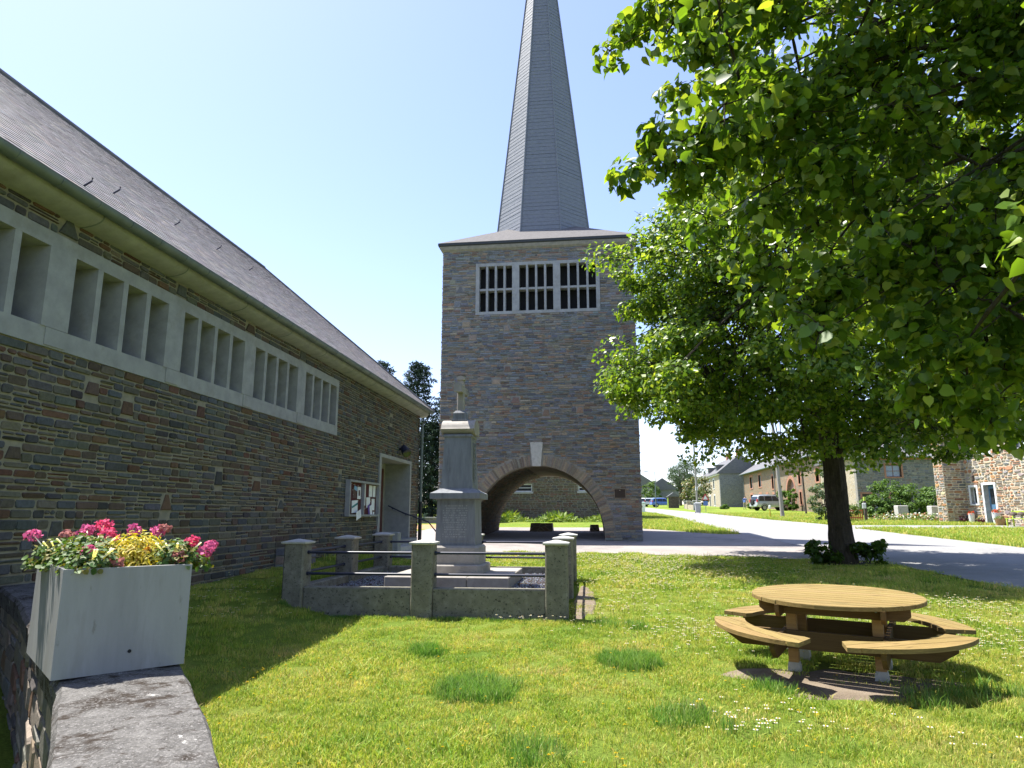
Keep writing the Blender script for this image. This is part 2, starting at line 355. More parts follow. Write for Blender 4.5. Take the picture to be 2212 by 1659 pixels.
def masonry(u0, u1, v0, v1, P, palette, hr, wr, gap, d=.014, holes=(), excl=None, j=.008, ch=.012, inset=.008, features=(), wav=0, split=.22, edge=False):
    """coursed stones over a wall patch; returns [(area, centre, verts, faces, colour)]. holes: rectangles; excl(v0,v1)->blocked intervals"""
    out = []
    holes = [h for h in holes] + [(a - b, a + b, c, c + h) for a, c, b, h in features]
    br = sorted({v0, v1} | {min(max(q, v0), v1) for h in holes for q in h[2:4]} if len(features) == 0 else {v0, v1} | {min(max(q, v0), v1) for h in holes[:len(holes) - len(features)] for q in h[2:4]})
    vs = [v0]
    for a, b in zip(br, br[1:]):
        if b - a < 1e-4: continue
        v = a
        while v < b - 1e-6:
            h = random.uniform(*hr)
            if b - v - h < hr[0] * .7: h = b - v
            v = min(b, v + h); vs.append(v)
    for a, b in zip(vs, vs[1:]):
        blk = [(h[0], h[1]) for h in holes if h[2] < b - .004 and h[3] > a + .004]
        if excl: blk += excl(a, b)
        blk.sort(); spans = []; cur = u0
        for x, y in blk:
            if x > cur: spans.append((cur, min(x, u1)))
            cur = max(cur, y)
        if cur < u1: spans.append((cur, u1))
        for x, y in spans:
            u = x
            if y - x < wr[0] * .35: 
                continue
            while u < y - 1e-6:
                w = random.uniform(*wr) * random.choice((.7, 1, 1, 1.25))
                if y - u - w < wr[0] * .6: w = y - u
                w = min(w, y - u)
                g = gap / 2
                parts = [(u, u + w, a, b)]
                if random.random() < split and (b - a) > hr[0] * 1.05 and w > wr[0]:
                    m_ = a + (b - a) * random.uniform(.4, .6); parts = [(u, u + w, a, m_), (u, u + w, m_, b)]
                    if random.random() < .4: m2 = u + w * random.uniform(.35, .65); parts = [parts[0], (u, m2, m_, b), (m2, u + w, m_, b)]
                for (p0, p1, q0, q1) in parts:
                    if edge and p0 == u0: p0 -= random.uniform(-.012, .03)
                    if edge and abs(p1 - u1) < 1e-6: p1 += random.uniform(-.012, .03)
                    oz = wav * math.sin(.9 * p0 + 1.7 * q0) + random.uniform(-.002, .002)
                    poly = quad8(p0 + g, p1 - g, q0 + g + oz, q1 - g + oz, j, ch)
                    vv, ff = stone_piece(poly, P, d * random.uniform(.5, 1.35), inset)
                    out.append(((p1 - p0) * (q1 - q0), ((p0 + p1) / 2, (q0 + q1) / 2), vv, ff, jit(random.choice(palette), .2)))
                u += w
    for a, c, b, h in features:   # tall odd stones: trapezoids and triangles bridging several courses
        k = random.choice((.3, .7, .8, .9)); b2 = b - gap * .5
        poly = [(a - b2, c + gap), (a + b2, c + gap), (a + b2 * k, c + h - gap), (a - b2 * k * random.uniform(.6, 1), c + h - gap)]
        vv, ff = stone_piece(poly, P, d, inset)
        out.append((2 * b * h, (a, c + h / 2), vv, ff, jit(random.choice(palette), .15)))
    return out
def lay(stones, parent, nsingle, score, mat='stone', name='stone', rest='stone_facing'):
    """the nsingle stones that show largest become parts; the rest is one 'stuff' part"""
    stones = sorted(stones, key=lambda s: -score(s))
    for s in stones[:nsingle]:
        MB().add(s[2], s[3], s[4]).build(name, mat, parent)
    if len(stones) > nsingle:
        b = MB()
        for s in stones[nsingle:]: b.add(s[2], s[3], s[4])
        b.build(rest, mat, parent, kind='stuff')
def seen(P):
    def f(s):
        p = Vector(P(s[1][0], s[1][1], 0)); l, d = lat_dep(p.x, p.y)
        if d < .5 or abs(l / d) > .80: return 0
        return s[0] / (p - cam.location).length ** 2
    return f
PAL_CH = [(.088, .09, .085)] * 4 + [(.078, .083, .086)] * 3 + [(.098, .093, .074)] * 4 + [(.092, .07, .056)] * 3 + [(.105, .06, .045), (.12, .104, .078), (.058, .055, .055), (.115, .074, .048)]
PAL_TW = [(.165, .17, .175)] * 4 + [(.14, .15, .168)] * 4 + [(.19, .175, .145)] * 3 + [(.215, .17, .13)] * 2 + [(.225, .15, .105), (.11, .105, .11), (.165, .115, .09), (.25, .21, .16)]
PAL_TW = [tuple(x * 1.16 for x in c) for c in PAL_TW]
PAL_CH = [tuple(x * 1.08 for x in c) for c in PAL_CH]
PAL_HOUSE = [(.36, .27, .18)] * 3 + [(.38, .20, .11)] * 3 + [(.30, .27, .24)] * 3 + [(.24, .24, .24)] * 2 + [(.44, .36, .24), (.30, .16, .11), (.46, .26, .12), (.2, .18, .17)]
PAL_BARN = [(.16, .165, .17)] * 4 + [(.2, .19, .17)] * 3 + [(.13, .13, .135)] * 2 + [(.22, .18, .14), (.25, .23, .2)]

# ------------------------------------------------------------------ ground, road, forecourt
def axis_pts(lo, hi, c0, c1, fine, grow=1.22):
    a = list(np.arange(c0, c1 + 1e-6, fine)); st = fine; x = c1
    while x < hi: st *= grow; x = min(hi, x + st); a.append(x)
    st = fine; x = c0; b = []
    while x > lo: st *= grow; x = max(lo, x - st); b.append(x)
    return b[::-1] + a
gx = axis_pts(-900, 900, -12, 30, .5); gy = axis_pts(-60, 1800, -2, 60, .5)
gv = [(x, y, T(x, y)) for y in gy for x in gx]; nx = len(gx)
gf = [(j * nx + i, j * nx + i + 1, (j + 1) * nx + i + 1, (j + 1) * nx + i) for j in range(len(gy) - 1) for i in range(nx - 1)]
me = raw_mesh('ground', gv, gf, 'ground', smooth=True)
o = bpy.data.objects.new('ground', me); COL.objects.link(o); tag(o, 'green grassy ground rising gently towards the village', 'ground', kind='structure')

def interp(tab, y):
    if y <= tab[0][0]: return tab[0][1]
    for (a, p), (b, q) in zip(tab, tab[1:]):
        if y <= b: return p + (q - p) * (y - a) / (b - a)
    return tab[-1][1]
def strip(name, label, L, Rr, ys, dz, mat, nseg=14, wob=0.0, thick=.1):
    b = MB(); rows = []
    for k, y in enumerate(ys):
        a, c = interp(L, y), interp(Rr, y)
        a += wob * math.sin(y * 2.3) * .6 + wob * random.uniform(-.5, .5); c += wob * math.sin(y * 1.9 + 1) * .6 + wob * random.uniform(-.5, .5)
        rows.append([(a + (c - a) * i / nseg, y, T(a + (c - a) * i / nseg, y) + dz) for i in range(nseg + 1)])
    b.loft(rows, False, False, closed=False)
    ob = b.build(name, mat); tag(ob, label, name.replace('_', ' '), kind='structure'); return ob
# road: left and right edges by distance
ROAD_L = [(0, 12.4), (10, 9.1), (14.3, 7.9), (19, 7.5), (21, 7.4), (26, 7.0), (34, 6.4), (43, 6.3), (62, 6.1), (80, 5.6), (95, 4.8), (130, 2.5), (180, -3)]
ROAD_R = [(0, 19), (14, 15.6), (25, 14), (33, 13.5), (44, 13.3), (51, 12.4), (58, 11.9), (73, 10.9), (95, 8.9), (130, 6.4), (180, 1)]
ys = list(np.arange(-4, 62, .5)) + list(np.arange(62, 182, 2))
strip('road', 'pale worn asphalt village road curving away past the farmhouse', ROAD_L, ROAD_R, ys, .022, 'asphalt', 16, .03)
FC_L = [(20.5, -5.4), (23.1, -5.6), (23.3, -9), (40, -9)]
FC_R = [(20.4, 5.5), (20.9, 7.6), (30, 7.2), (33, 6.8), (36, 4.6), (37.5, 2.8), (40, 2.4)]
def fc_near(x): return 21.8 - .28 * (x - 1) * (1 if x > 1 else .35) + .12 * math.sin(x * 2.1)
b = MB(); rows = []
xs = list(np.arange(-9, 7.9, .3))
for k in range(24):
    t = k / 23; row = []
    for x in xs:
        y0 = fc_near(x) if x > -5.6 else 23.4
        y1 = 38.5 if x < 1.6 else (38.5 - (x - 1.6) * 1.5 if x < 5.5 else 32.6)
        y = y0 + (y1 - y0) * t; row.append((x, y, T(x, y) + .016))
    rows.append(row)
b.loft(rows, False, False, closed=False)
o = b.build('forecourt', 'forecourt'); tag(o, 'pinkish grey forecourt paving in front of the bell tower', 'forecourt', kind='structure')
# gritty side track in front of the barn hedge
strip('track', 'gravel side track branching off the road by the orange gate', [(36, 12.6), (44, 13.6), (47, 14.5)], [(36, 15.8), (41, 24), (47, 28)], list(np.arange(38.6, 42.4, .4)), .012, 'asphalt', 10, .1)
def patch(name, label, cx, cy, rx, ry, mat, dz=.012, n=40, rings=5, rough=.25):
    b = MB(); ph = random.random() * 6
    def P(t, k):
        r_ = k * (1 + rough * (.5 * math.sin(3 * t + ph) + .35 * math.sin(5 * t + 2 * ph) + .25 * math.sin(9 * t + ph)))
        x, y = cx + rx * r_ * math.cos(t), cy + ry * r_ * math.sin(t); return (x, y, T(x, y) + dz * (1 if k < .95 else -.6))
    b.loft([[P(2 * math.pi * i / n, (q + .02) / rings) for i in range(n)] for q in range(rings + 1)], True, False)
    ob = b.build(name, mat); tag(ob, label, 'ground', kind='structure'); return ob
patch('bare_earth', 'worn bare earth under and before the round picnic table', 2.3, 7.4, 1.0, .6, 'dirt', .02, rough=.4)
patch('bare_earth', 'dark bare earth around the foot of the lime tree', 6.35, 19.3, 1.0, .8, 'soil', .03)
patch('bare_earth', 'rusty brown earth between the church corner and conifers', -9.8, 39.6, 2.4, 3.0, 'brownearth', .03)
patch('bare_earth', 'sandy earth patch around the leaning utility pole', 15.6, 59.8, 1.9, 2.2, 'dirt', .03)
# ------------------------------------------------------------------ church nave
WX = -6.0; CH_Y0, CH_Y1 = -6.0, 22.8
church = thing('church', 'long low stone church with hipped slate roof and concrete window band', 'church', (-10.6, 10, 0))
def Pch(u, v, w): return (WX + w, u, v)
WB0, WB1, WZ0, WZ1 = -2.2, 15.22, 3.47, 4.77       # window band
DO = (18.45, 21.75, -1, 3.36)                         # doorway with its frame
ops = []                                              # window openings (Y0, Y1)
for g in range(-4, 4):
    s = 6.88 + 2.15 * g
    for i in range(4): ops.append((s + i * .463, s + i * .463 + .375))
# mortar body: wall slabs round the band and doorway
b = MB()
b.box(WX - .5, WX, CH_Y0, CH_Y1, -.5, WZ0) if False else None
b.box(WX - .5, WX, CH_Y0, DO[0], -.5, WZ0); b.box(WX - .5, WX, DO[1], CH_Y1, -.5, WZ0)
b.box(WX - .5, WX, DO[0], DO[1], DO[3], WZ0)
b.box(WX - .5, WX, CH_Y0, WB0, WZ0, WZ1); b.box(WX - .5, WX, WB1, CH_Y1, WZ0, WZ1); b.box(WX - .5, WX, CH_Y0, CH_Y1, WZ1, 5.04)
b.build('wall', 'mortar', church)
b = MB(); b.box(-15.2, WX - .5, CH_Y1 - .5, CH_Y1 - .01, -.5, 5.0); b.box(-15.2, -14.7, CH_Y0, CH_Y1 - .5, -.5, 5.0)
b.build('wall', 'rubble_church', church)
feats = []
for a, c in ((7.4, 3.05), (8.05, 2.9), (9.7, 3.1), (10.35, 2.1), (11.6, 2.05), (9.05, 1.7), (12.6, 1.75), (7.1, 1.4), (13.4, 2.6), (15.6, 2.4), (16.8, 3.4), (17.2, 2.9), (6.4, 2.2), (8.2, 1.05), (14.4, 1.5), (19.5, 4.3), (6.75, 4.79), (8.95, 4.79), (11.0, 4.79), (13.2, 4.79)):
    feats.append((a, c, random.uniform(.1, .17), random.uniform(.17, .26)))
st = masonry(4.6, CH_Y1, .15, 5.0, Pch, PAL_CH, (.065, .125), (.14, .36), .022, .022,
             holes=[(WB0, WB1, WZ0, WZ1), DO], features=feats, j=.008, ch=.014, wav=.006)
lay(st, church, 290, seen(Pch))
# quoins seen on the end corner are the same stones; window band
frame = MB()
F0 = WX + .03
frame.box(WX - .5, F0, WB0, WB1, WZ0, 3.69); frame.box(WX - .5, F0, WB0, WB1, 4.60, WZ1)
fo = frame.build('window_band', 'concrete', church)
edges = [WB0] + [q for p in ops if p[1] > WB0 for q in p] + [WB1]
edges = [WB0] + [q for p in ops if p[0] > WB0 for q in p] + [WB1]
for a, c in zip(edges[0::2], edges[1::2]):
    MB().box(WX - .48, F0 - (.003 if c - a < .2 else -.012), a, c, 3.69 - .0, 4.60).build('mullion', 'concrete', fo)
for a, c in [p for p in ops if p[0] > WB0]:
    MB().box(WX - .46, WX - .44, a - .02, c + .02, 3.68, 4.61).build('pane', 'pane', fo)
# corbel blocks under sill joints
for g in range(-3, 5):
    y = 6.72 + 2.15 * g
    if WB0 < y < WB1: MB().box(F0, F0 + .012, y - .15, y + .15, WZ0 + .02, 3.686).build('sill_block', 'concrete', fo)
# coved cornice, gutter with joint straps, downpipe
prof = [(WX - .02, 4.97)] + [(WX + .30 * math.sin(t), 5.10 - .11 * math.cos(t)) for t in np.linspace(0, math.pi / 2, 7)] + [(WX + .30, 5.14), (WX - .3, 5.14)]
MB().prism([(x, z) for x, z in prof], 'y', CH_Y0, CH_Y1 + .3).build('cornice', 'concrete_cap' if False else 'concrete', church, smooth=True)
for k in range(11):
    y = 5.2 + 1.7 * k
    MB().prism([(x + .003, z - .003) for x, z in prof[1:-1]] + [(WX + .1, 5.12)], 'y', y, y + .018).build('cornice_joint', 'zinc', church)
GX, GZ, GR = -5.62, 5.17, .085
pr = [(GX + GR * math.cos(t), GZ + GR * math.sin(t)) for t in np.linspace(math.pi, 2 * math.pi, 11)]
pr += [(GX + (GR - .008) * math.cos(t), GZ + (GR - .008) * math.sin(t)) for t in np.linspace(2 * math.pi, math.pi, 11)]
gut = MB().prism(pr, 'y', CH_Y0, 23.0).build('gutter', 'zinc', church, smooth=True)
for k in range(34):
    y = 4.4 + .56 * k
    p2 = [(GX + (GR + .006) * math.cos(t), GZ + (GR + .006) * math.sin(t)) for t in np.linspace(math.pi, 2 * math.pi, 9)]
    MB().prism(p2 + [(GX, GZ - GR * .6)], 'y', y, y + .022).build('strap', 'zinc', gut)
MB().tube([(GX, 22.62, 5.1), (GX, 22.62, 4.98), (-5.87, 22.68, 4.7), (-5.87, 22.68, 1.8), (-5.87, 22.68, .3)], .05, 10).build('downpipe', 'zinc', church, smooth=True)
MB().tube([(-5.87, 22.68, 2.1), (-5.87, 22.68, .2)], .062, 10).build('downpipe_foot', 'black', church, smooth=True)
# roof: near slope, hip end, back slope; slates as overlapping pieces
EX, EZ, RX, RZ, RYE, HYE = -5.56, 5.19, -10.6, 9.56, 20.0, 23.1
roof = MB().add([(EX, CH_Y0, EZ - .06), (EX, HYE, EZ - .06), (RX, RYE, RZ - .06), (RX, CH_Y0, RZ - .06), (2 * RX - EX, HYE, EZ - .06), (2 * RX - EX, CH_Y0, EZ - .06)],
                [(0, 1, 2, 3), (1, 4, 2), (4, 5, 3, 2), (0, 3, 5), (0, 5, 4, 1)]).build('roof', 'slate_far', church)
sl = []; dv = Vector((RX - EX, 0, RZ - EZ)); SL = dv.length; dv.normalize(); nrm = Vector((-dv.z, 0, dv.x)) * -1
if nrm.z < 0: nrm = -nrm
PALS = [(.165, .154, .16)] * 3 + [(.19, .177, .178)] * 3 + [(.14, .135, .144)] * 2 + [(.22, .198, .18), (.17, .15, .15)]
row = 0; v = 0.0
while v < SL:
    ex, w = .125, .2
    yy = 4.2 - random.random() * .2; ymax = HYE - (HYE - RYE) * v / SL
    while yy < ymax:
        wd = w * random.uniform(.85, 1.15); y1 = min(yy + wd, ymax)
        h0 = .0045 + random.uniform(-.001, .0012); lift = random.uniform(-.0015, .0015)
        def S(y, q, h): p = Vector((EX, y, EZ)) + dv * q + nrm * h; return tuple(p)
        top = min(SL, v + ex * 1.25); g = .003; o1, o2 = random.uniform(-.008, .008), random.uniform(-.008, .008)
        vs = [S(yy + g, v + o1, h0 - .0055), S(y1 - g, v + o2, h0 - .0055), S(y1 - g, v + o2, h0 + lift), S(yy + g, v + o1, h0 - lift), S(y1 - g, top, -.003), S(yy + g, top, -.003)]
        sl.append((wd * ex, (yy, v), vs, [(0, 1, 2, 3), (3, 2, 4, 5)], jit(random.choice(PALS), .16)))
        yy += wd
    v += ex; row += 1
def sc_sl(s):
    p = Vector((EX, s[1][0], EZ)) + dv * s[1][1]; l, d = lat_dep(p.x, p.y)
    return 0 if d < .5 or abs(l / d) > .78 else 1 / (p - cam.location).length ** 2
lay(sl, roof, 280, sc_sl, 'slate', 'slate', 'slate_courses')
hb = MB(); d2 = Vector((RX, RYE, RZ)) - Vector((RX, HYE, EZ))
ridge = MB().tube([(RX, CH_Y0, RZ), (RX, RYE, RZ)], .07, 8); ridge.tube([(RX, RYE, RZ), (EX, HYE, EZ)], .05, 8).build('ridge_capping', 'slate_far', roof, smooth=True)
for y, q in ((7.9, 1.15), (10.4, 2.2), (12.6, 2.9), (14.5, 3.3), (6.6, .25)):   # snow hooks
    p = Vector((EX, y, EZ)) + dv * q; MB().tube([p, p + nrm * .07 + Vector((.05, 0, 0)), p + nrm * .12 + Vector((.02, 0, 0))], .012, 6).build('roof_hook', 'iron', roof)
# doorway: recess, frame, door, steps, rail
D0, D1, DZ0, DZ1, DX = 18.62, 21.6, .95, 3.26, -6.78
dw = MB()
dw.box(WX - .5, WX + .045, DO[0], D0, .2, DO[3]); dw.box(WX - .5, WX + .045, D1, DO[1], .2, DO[3]); dw.box(WX - .5, WX + .045, D0, D1, DZ1, DO[3])
dwo = dw.build('doorway', 'concrete', church)
lin = MB(); lin.box(DX - .1, DX, D0 - .1, D1 + .1, .2, 3.5); lin.box(DX, WX - .5, D0 - .12, D0 - .004, .2, 3.4); lin.box(DX, WX - .5, D1 + .004, D1 + .12, .2, 3.4); lin.box(DX, WX - .5, D0 - .004, D1 + .004, DZ1, 3.4); lin.box(DX, WX + .3, D0 - .1, D1 + .1, .2, DZ0)
lin.build('porch_lining', 'concrete', dwo)
for k in range(2):
    y0 = 19.15 + k * 1.08
    dd = MB().box(DX, DX + .05, y0, y0 + 1.05, DZ0, 3.1).build('door', 'door_red', church)
    for zz in (1.05, 2.1): MB().box(DX + .05, DX + .065, y0 + .14, y0 + .91, zz, zz + .9).build('panel', 'door_red', dd)
    MB().tube([(DX + .1, y0 + (.95 if k == 0 else .1), 1.9), (DX + .1, y0 + (.95 if k == 0 else .1), 2.1)], .012, 6).build('handle', 'iron', dd)
for k, (x1, z1) in enumerate(((-5.35, .80), (-5.05, .65))):
    MB().bbox(-5.7 if k == 0 else -5.35, x1, D0 - .05, D1 + .05, .1, z1, .01).build('step', 'concrete_cap', church)
MB().bbox(-5.95, -5.3, 18.2, 18.5, .2, 1.2, .02).build('step_wall', 'concrete', church)
hr = MB().tube([(-6.62, 21.5, 1.95), (-6.1, 21.5, 1.72), (-5.3, 21.5, 1.45), (-5.0, 21.5, 1.1), (-5.0, 21.5, .6)], .02, 8).build('handrail', 'iron', church, smooth=True)
for x, z in ((-6.5, 1.9), (-6.05, 1.7)): MB().tube([(x, 21.5, z), (x, 21.6, z - .06)], .012, 6).build('bracket', 'iron', hr)
MB().box(WX - .01, WX + .02, 16.9, 17.0, .9, 1.0).build('air_vent', 'black', church)
# low stub of masonry at the wall foot
stub = thing('stone_stub', 'low broken stone stub against the foot of the church wall', 'wall', (-5.75, 12.9, .7))
MB().box(-5.98, -5.62, 12.5, 13.5, .3, 1.05).build('core', 'mortar', stub)
lay(masonry(12.5, 13.5, .45, 1.05, lambda u, v, w: (-5.62 + w, u, v), PAL_TW, (.11, .18), (.2, .34), .025, .02), stub, 30, lambda s: s[0])
lay(masonry(-5.98, -5.62, .45, 1.05, lambda u, v, w: (u, 12.5 - w, v), PAL_TW, (.11, .18), (.15, .3), .025, .02), stub, 30, lambda s: s[0])

# notice board
NB = thing('notice_board', 'grey framed notice board with papers pinned on maroon felt', 'notice board', (WX, 17.1, 1.62))
nx0, nx1 = WX + .02, WX + .14; y0, y1, z0, z1 = 15.95, 18.25, 1.62, 2.5
b = MB(); b.box(nx0, nx1, y0, y0 + .06, z0, z1); b.box(nx0, nx1, y1 - .06, y1, z0, z1); b.box(nx0, nx1, y0 + .06, y1 - .06, z0, z0 + .05); b.box(nx0, nx1, y0 + .06, y1 - .06, z1 - .05, z1); b.box(nx0, nx1 - .01, 17.0, 17.05, z0 + .05, z1 - .05)
b.build('frame', 'concrete', NB); MB().box(nx0, nx0 + .03, y0 + .06, y1 - .06, z0 + .05, z1 - .05).build('backing', 'maroon', NB)
def sheet(y, z, w, h, mat, rot=0, out=.034, name='paper', parent=NB):
    c, s = math.cos(rot), math.sin(rot); q = [(-w / 2, -h / 2), (w / 2, -h / 2), (w / 2, h / 2), (-w / 2, h / 2)]
    v = [(nx0 + out + d, y + a * c - bb * s, z + a * s + bb * c) for d in (0, .003) for a, bb in q]
    return MB().add(v, [(3, 2, 1, 0), (4, 5, 6, 7), (0, 1, 5, 4), (1, 2, 6, 5), (2, 3, 7, 6), (3, 0, 4, 7)]).build(name, mat, parent)
M['brownpic'] = plain('brown_picture', (.09, .05, .04), .6); M['skypic'] = plain('blue_picture', (.2, .38, .6), .6); M['teal'] = plain('teal_print', (.03, .2, .2), .6)
M['violet'] = plain('violet_print', (.12, .06, .3), .6); M['pin'] = plain('pin_head', (.6, .58, .5), .4)
sheet(16.5, 2.2, .26, .26, 'brownpic'); sheet(16.55, 2.31, .22, .1, 'skypic', -.2, .04); sheet(16.78, 2.2, .24, .3, 'paper', 0, .05); sheet(16.78, 2.2, .1, .14, 'brownpic', .1, .056)
sheet(16.5, 1.86, .42, .3, 'paper', .05, .05); sheet(16.5, 1.89, .40, .05, 'teal', .25, .056); sheet(16.6, 1.66, .34, .2, 'paper', .25, .125)
sheet(17.2, 2.17, .24, .55, 'paper'); sheet(17.72, 2.28, .27, .3, 'paper'); sheet(18.01, 2.28, .2, .3, 'paper'); sheet(17.55, 1.98, .3, .26, 'paper', .05); sheet(17.95, 1.93, .24, .3, 'paper')
sheet(17.62, 1.78, .2, .3, 'violet', .35, .05); sheet(17.74, 1.76, .18, .3, 'paper', .3, .056); sheet(17.98, 1.70, .1, .08, 'paper', 0, .05)
for k in range(26):
    y, z = random.uniform(16.05, 18.15), random.uniform(1.7, 2.42)
    MB().box(nx0 + .03, nx0 + .045, y - .008, y + .008, z - .008, z + .008).build('pin', 'pin', NB)
lp = thing('floodlight', 'small dark floodlight fixed above the church doorway', 'lamp', (WX, 20.42, 3.62))
MB().tube([(WX - .02, 20.42, 3.66), (WX + .14, 20.42, 3.64)], .03, 8).build('bracket', 'black', lp)
MB().tube([(WX + .12, 20.5, 3.72), (WX + .2, 20.4, 3.6), (WX + .28, 20.33, 3.5)], [.09, .13, .15], 12).build('housing', 'iron', lp, smooth=True)
MB().tube([(WX + .281, 20.329, 3.499), (WX + .284, 20.326, 3.496)], .13, 12).build('lens', 'glass', lp)
# ------------------------------------------------------------------ bell tower
TX0, TX1, TY0, TY1, TZ0, TZ1 = -6.37, 1.74, 27.5, 35.5, .3, 13.05
AC, AA, AB, AZ = -2.37, 2.66, 2.84, .78            # arch centre, half width, rise, springing height
tower = thing('bell_tower', 'tall square stone bell tower with open arch and slate spire', 'tower', (AC, 31.5, .7))
BX0, BX1, BZ0, BZ1 = -4.93, .33, 9.98, 12.27       # belfry window
def arch_pts(k=0.0, n=28): return [(AC - (AA + k) * math.cos(t), AZ + (AB + k) * math.sin(t)) for t in np.linspace(0, math.pi, n)]
def face(b, y0, y1):
    ap = arch_pts()
    # piers and spandrel as slices over the arch
    b.box(TX0, AC - AA, y0, y1, TZ0 - .6, AZ); b.box(AC + AA, TX1, y0, y1, TZ0 - .6, AZ)
    b.prism([(TX0, AZ), ap[0]] + ap[1:] + [(TX1, AZ), (TX1, BZ0), (AC, BZ0), (TX0, BZ0)], 'y', y0, y1) if False else None
    pts = [(TX0, AZ)] + ap + [(TX1, AZ)]
    for (x0, za), (x1, zb) in zip(pts, pts[1:]):
        if x1 - x0 < 1e-5: continue
        b.prism([(x0, za), (x1, zb), (x1, BZ0), (x0, BZ0)], 'y', y0, y1)
    b.box(TX0, BX0, y0, y1, BZ0, BZ1); b.box(BX1, TX1, y0, y1, BZ0, BZ1); b.box(TX0, TX1, y0, y1, BZ1, TZ1)
b = MB(); face(b, TY0, TY0 + .6); b.build('front_wall', 'mortar_grey', tower)
b = MB(); face(b, TY1 - .6, TY1); b.build('rear_wall', 'rubble_church', tower)
b = MB(); b.box(TX0, TX0 + .6, TY0 + .6, TY1 - .6, TZ0 - .6, TZ1); b.build('side_wall', 'rubble_church', tower)
b = MB(); b.box(TX1 - .6, TX1, TY0 + .6, TY1 - .6, TZ0 - .6, TZ1); b.build('side_wall', 'rubble_church', tower)
# vault of the passage
o_, i_ = arch_pts(.25), arch_pts(.004)
vb = MB(); n = len(o_)
ring = [(AC - AA - .25, TZ0 - .5)] + o_ + [(AC + AA + .25, TZ0 - .5), (AC + AA + .004, TZ0 - .5)] + i_[::-1] + [(AC - AA - .004, TZ0 - .5)]
for k in range(len(o_) - 1):
    vb.prism([o_[k], o_[k + 1], i_[k + 1], i_[k]], 'y', TY0 + .6, TY1 - .6)
vb.box(AC - AA - .25, AC - AA - .004, TY0 + .6, TY1 - .6, TZ0 - .6, AZ); vb.box(AC + AA + .004, AC + AA + .25, TY0 + .6, TY1 - .6, TZ0 - .6, AZ)
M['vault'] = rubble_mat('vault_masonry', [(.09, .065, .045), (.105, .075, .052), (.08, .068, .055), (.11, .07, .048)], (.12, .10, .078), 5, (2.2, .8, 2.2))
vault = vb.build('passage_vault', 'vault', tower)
# coursed stones on the inner faces of the passage that the camera sees (left side)
def Pin(u, v, w):   # u along Y, v along arc from left springing
    t = max(0.0, (v - AZ)) / 2.75
    if v < AZ: return (AC - AA + w, u, v)
    nx_, nz_ = math.cos(t), -math.sin(t)
    return (AC - (AA) * math.cos(t) + w * nx_, u, AZ + AB * math.sin(t) + w * nz_)
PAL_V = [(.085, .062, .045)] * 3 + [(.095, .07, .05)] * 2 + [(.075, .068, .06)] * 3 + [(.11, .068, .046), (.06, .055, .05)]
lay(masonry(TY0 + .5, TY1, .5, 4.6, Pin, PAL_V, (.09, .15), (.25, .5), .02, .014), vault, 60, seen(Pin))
# facing stones of the front
VO = .42
def ex_arch(a, c):
    m_ = a
    k = (m_ - AZ) / (AB + VO)
    if k < 0: return [(AC - AA - .02, AC + AA + .02)]
    if k >= 1: return []
    h = (AA + VO) * math.sqrt(1 - k * k); return [(AC - h, AC + h)]
def Ptw(u, v, w): return (u, TY0 - w, v)
KZ0, KZ1 = AZ + AB - .05, AZ + AB + .93
feats = []
for k in range(34):
    a, c = random.uniform(TX0 + .4, TX1 - .4), random.uniform(4.6, 12.4)
    if BX0 - .4 < a < BX1 + .4 and c > BZ0 - .5: continue
    feats.append((a, c, random.uniform(.12, .2), random.uniform(.2, .32)))
st = masonry(TX0, TX1, TZ0, TZ1 - .1, Ptw, PAL_TW, (.06, .115), (.16, .42), .018, .024, holes=[(BX0, BX1, BZ0, BZ1), (AC - .27, AC + .27, KZ0, KZ1)],
             excl=ex_arch, features=feats, j=.011, ch=.016, wav=.005, edge=True)
lay(st, tower, 280, lambda s: s[0])
# corner edge stones: left return edge of the front
le = masonry(TY0, TY0 + 1.2, TZ0, TZ1 - .1, lambda u, v, w: (TX0 - w, u, v), PAL_TW, (.07, .13), (.25, .5), .016, .02)
lay(le, tower, 0, lambda s: s[0], rest='return_stones')
# voussoirs and keystone
nv = 104
for k in range(nv):
    t0, t1 = math.pi * k / nv, math.pi * (k + 1) / nv; tm = (t0 + t1) / 2
    if abs(math.cos(tm)) < .10: continue
    L = VO * random.uniform(.8, 1.02); g = .12 * (t1 - t0)
    def E_(t, q): return (AC - (AA + q) * math.cos(t), AZ + (AB + q) * math.sin(t))
    poly = [E_(t0 + g, .0), E_(t1 - g, .0), E_(t1 - g, L), E_(t0 + g, L * random.uniform(.96, 1.02))]
    vv, ff = stone_piece(poly, Ptw, .02 * random.uniform(.6, 1.4), .006)
    MB().add(vv, ff, jit(random.choice([(.28, .23, .17), (.25, .205, .155), (.21, .19, .165), (.30, .24, .17), (.18, .15, .12)]), .15)).build('voussoir', 'stone', tower)
b = MB(); b.prism([(AC - .17, KZ0 + .02), (AC + .17, KZ0 + .02), (AC + .255, KZ1), (AC - .255, KZ1)], 'y', TY0 - .06, TY0 + .2); b.build('keystone', 'concrete_cap', tower)
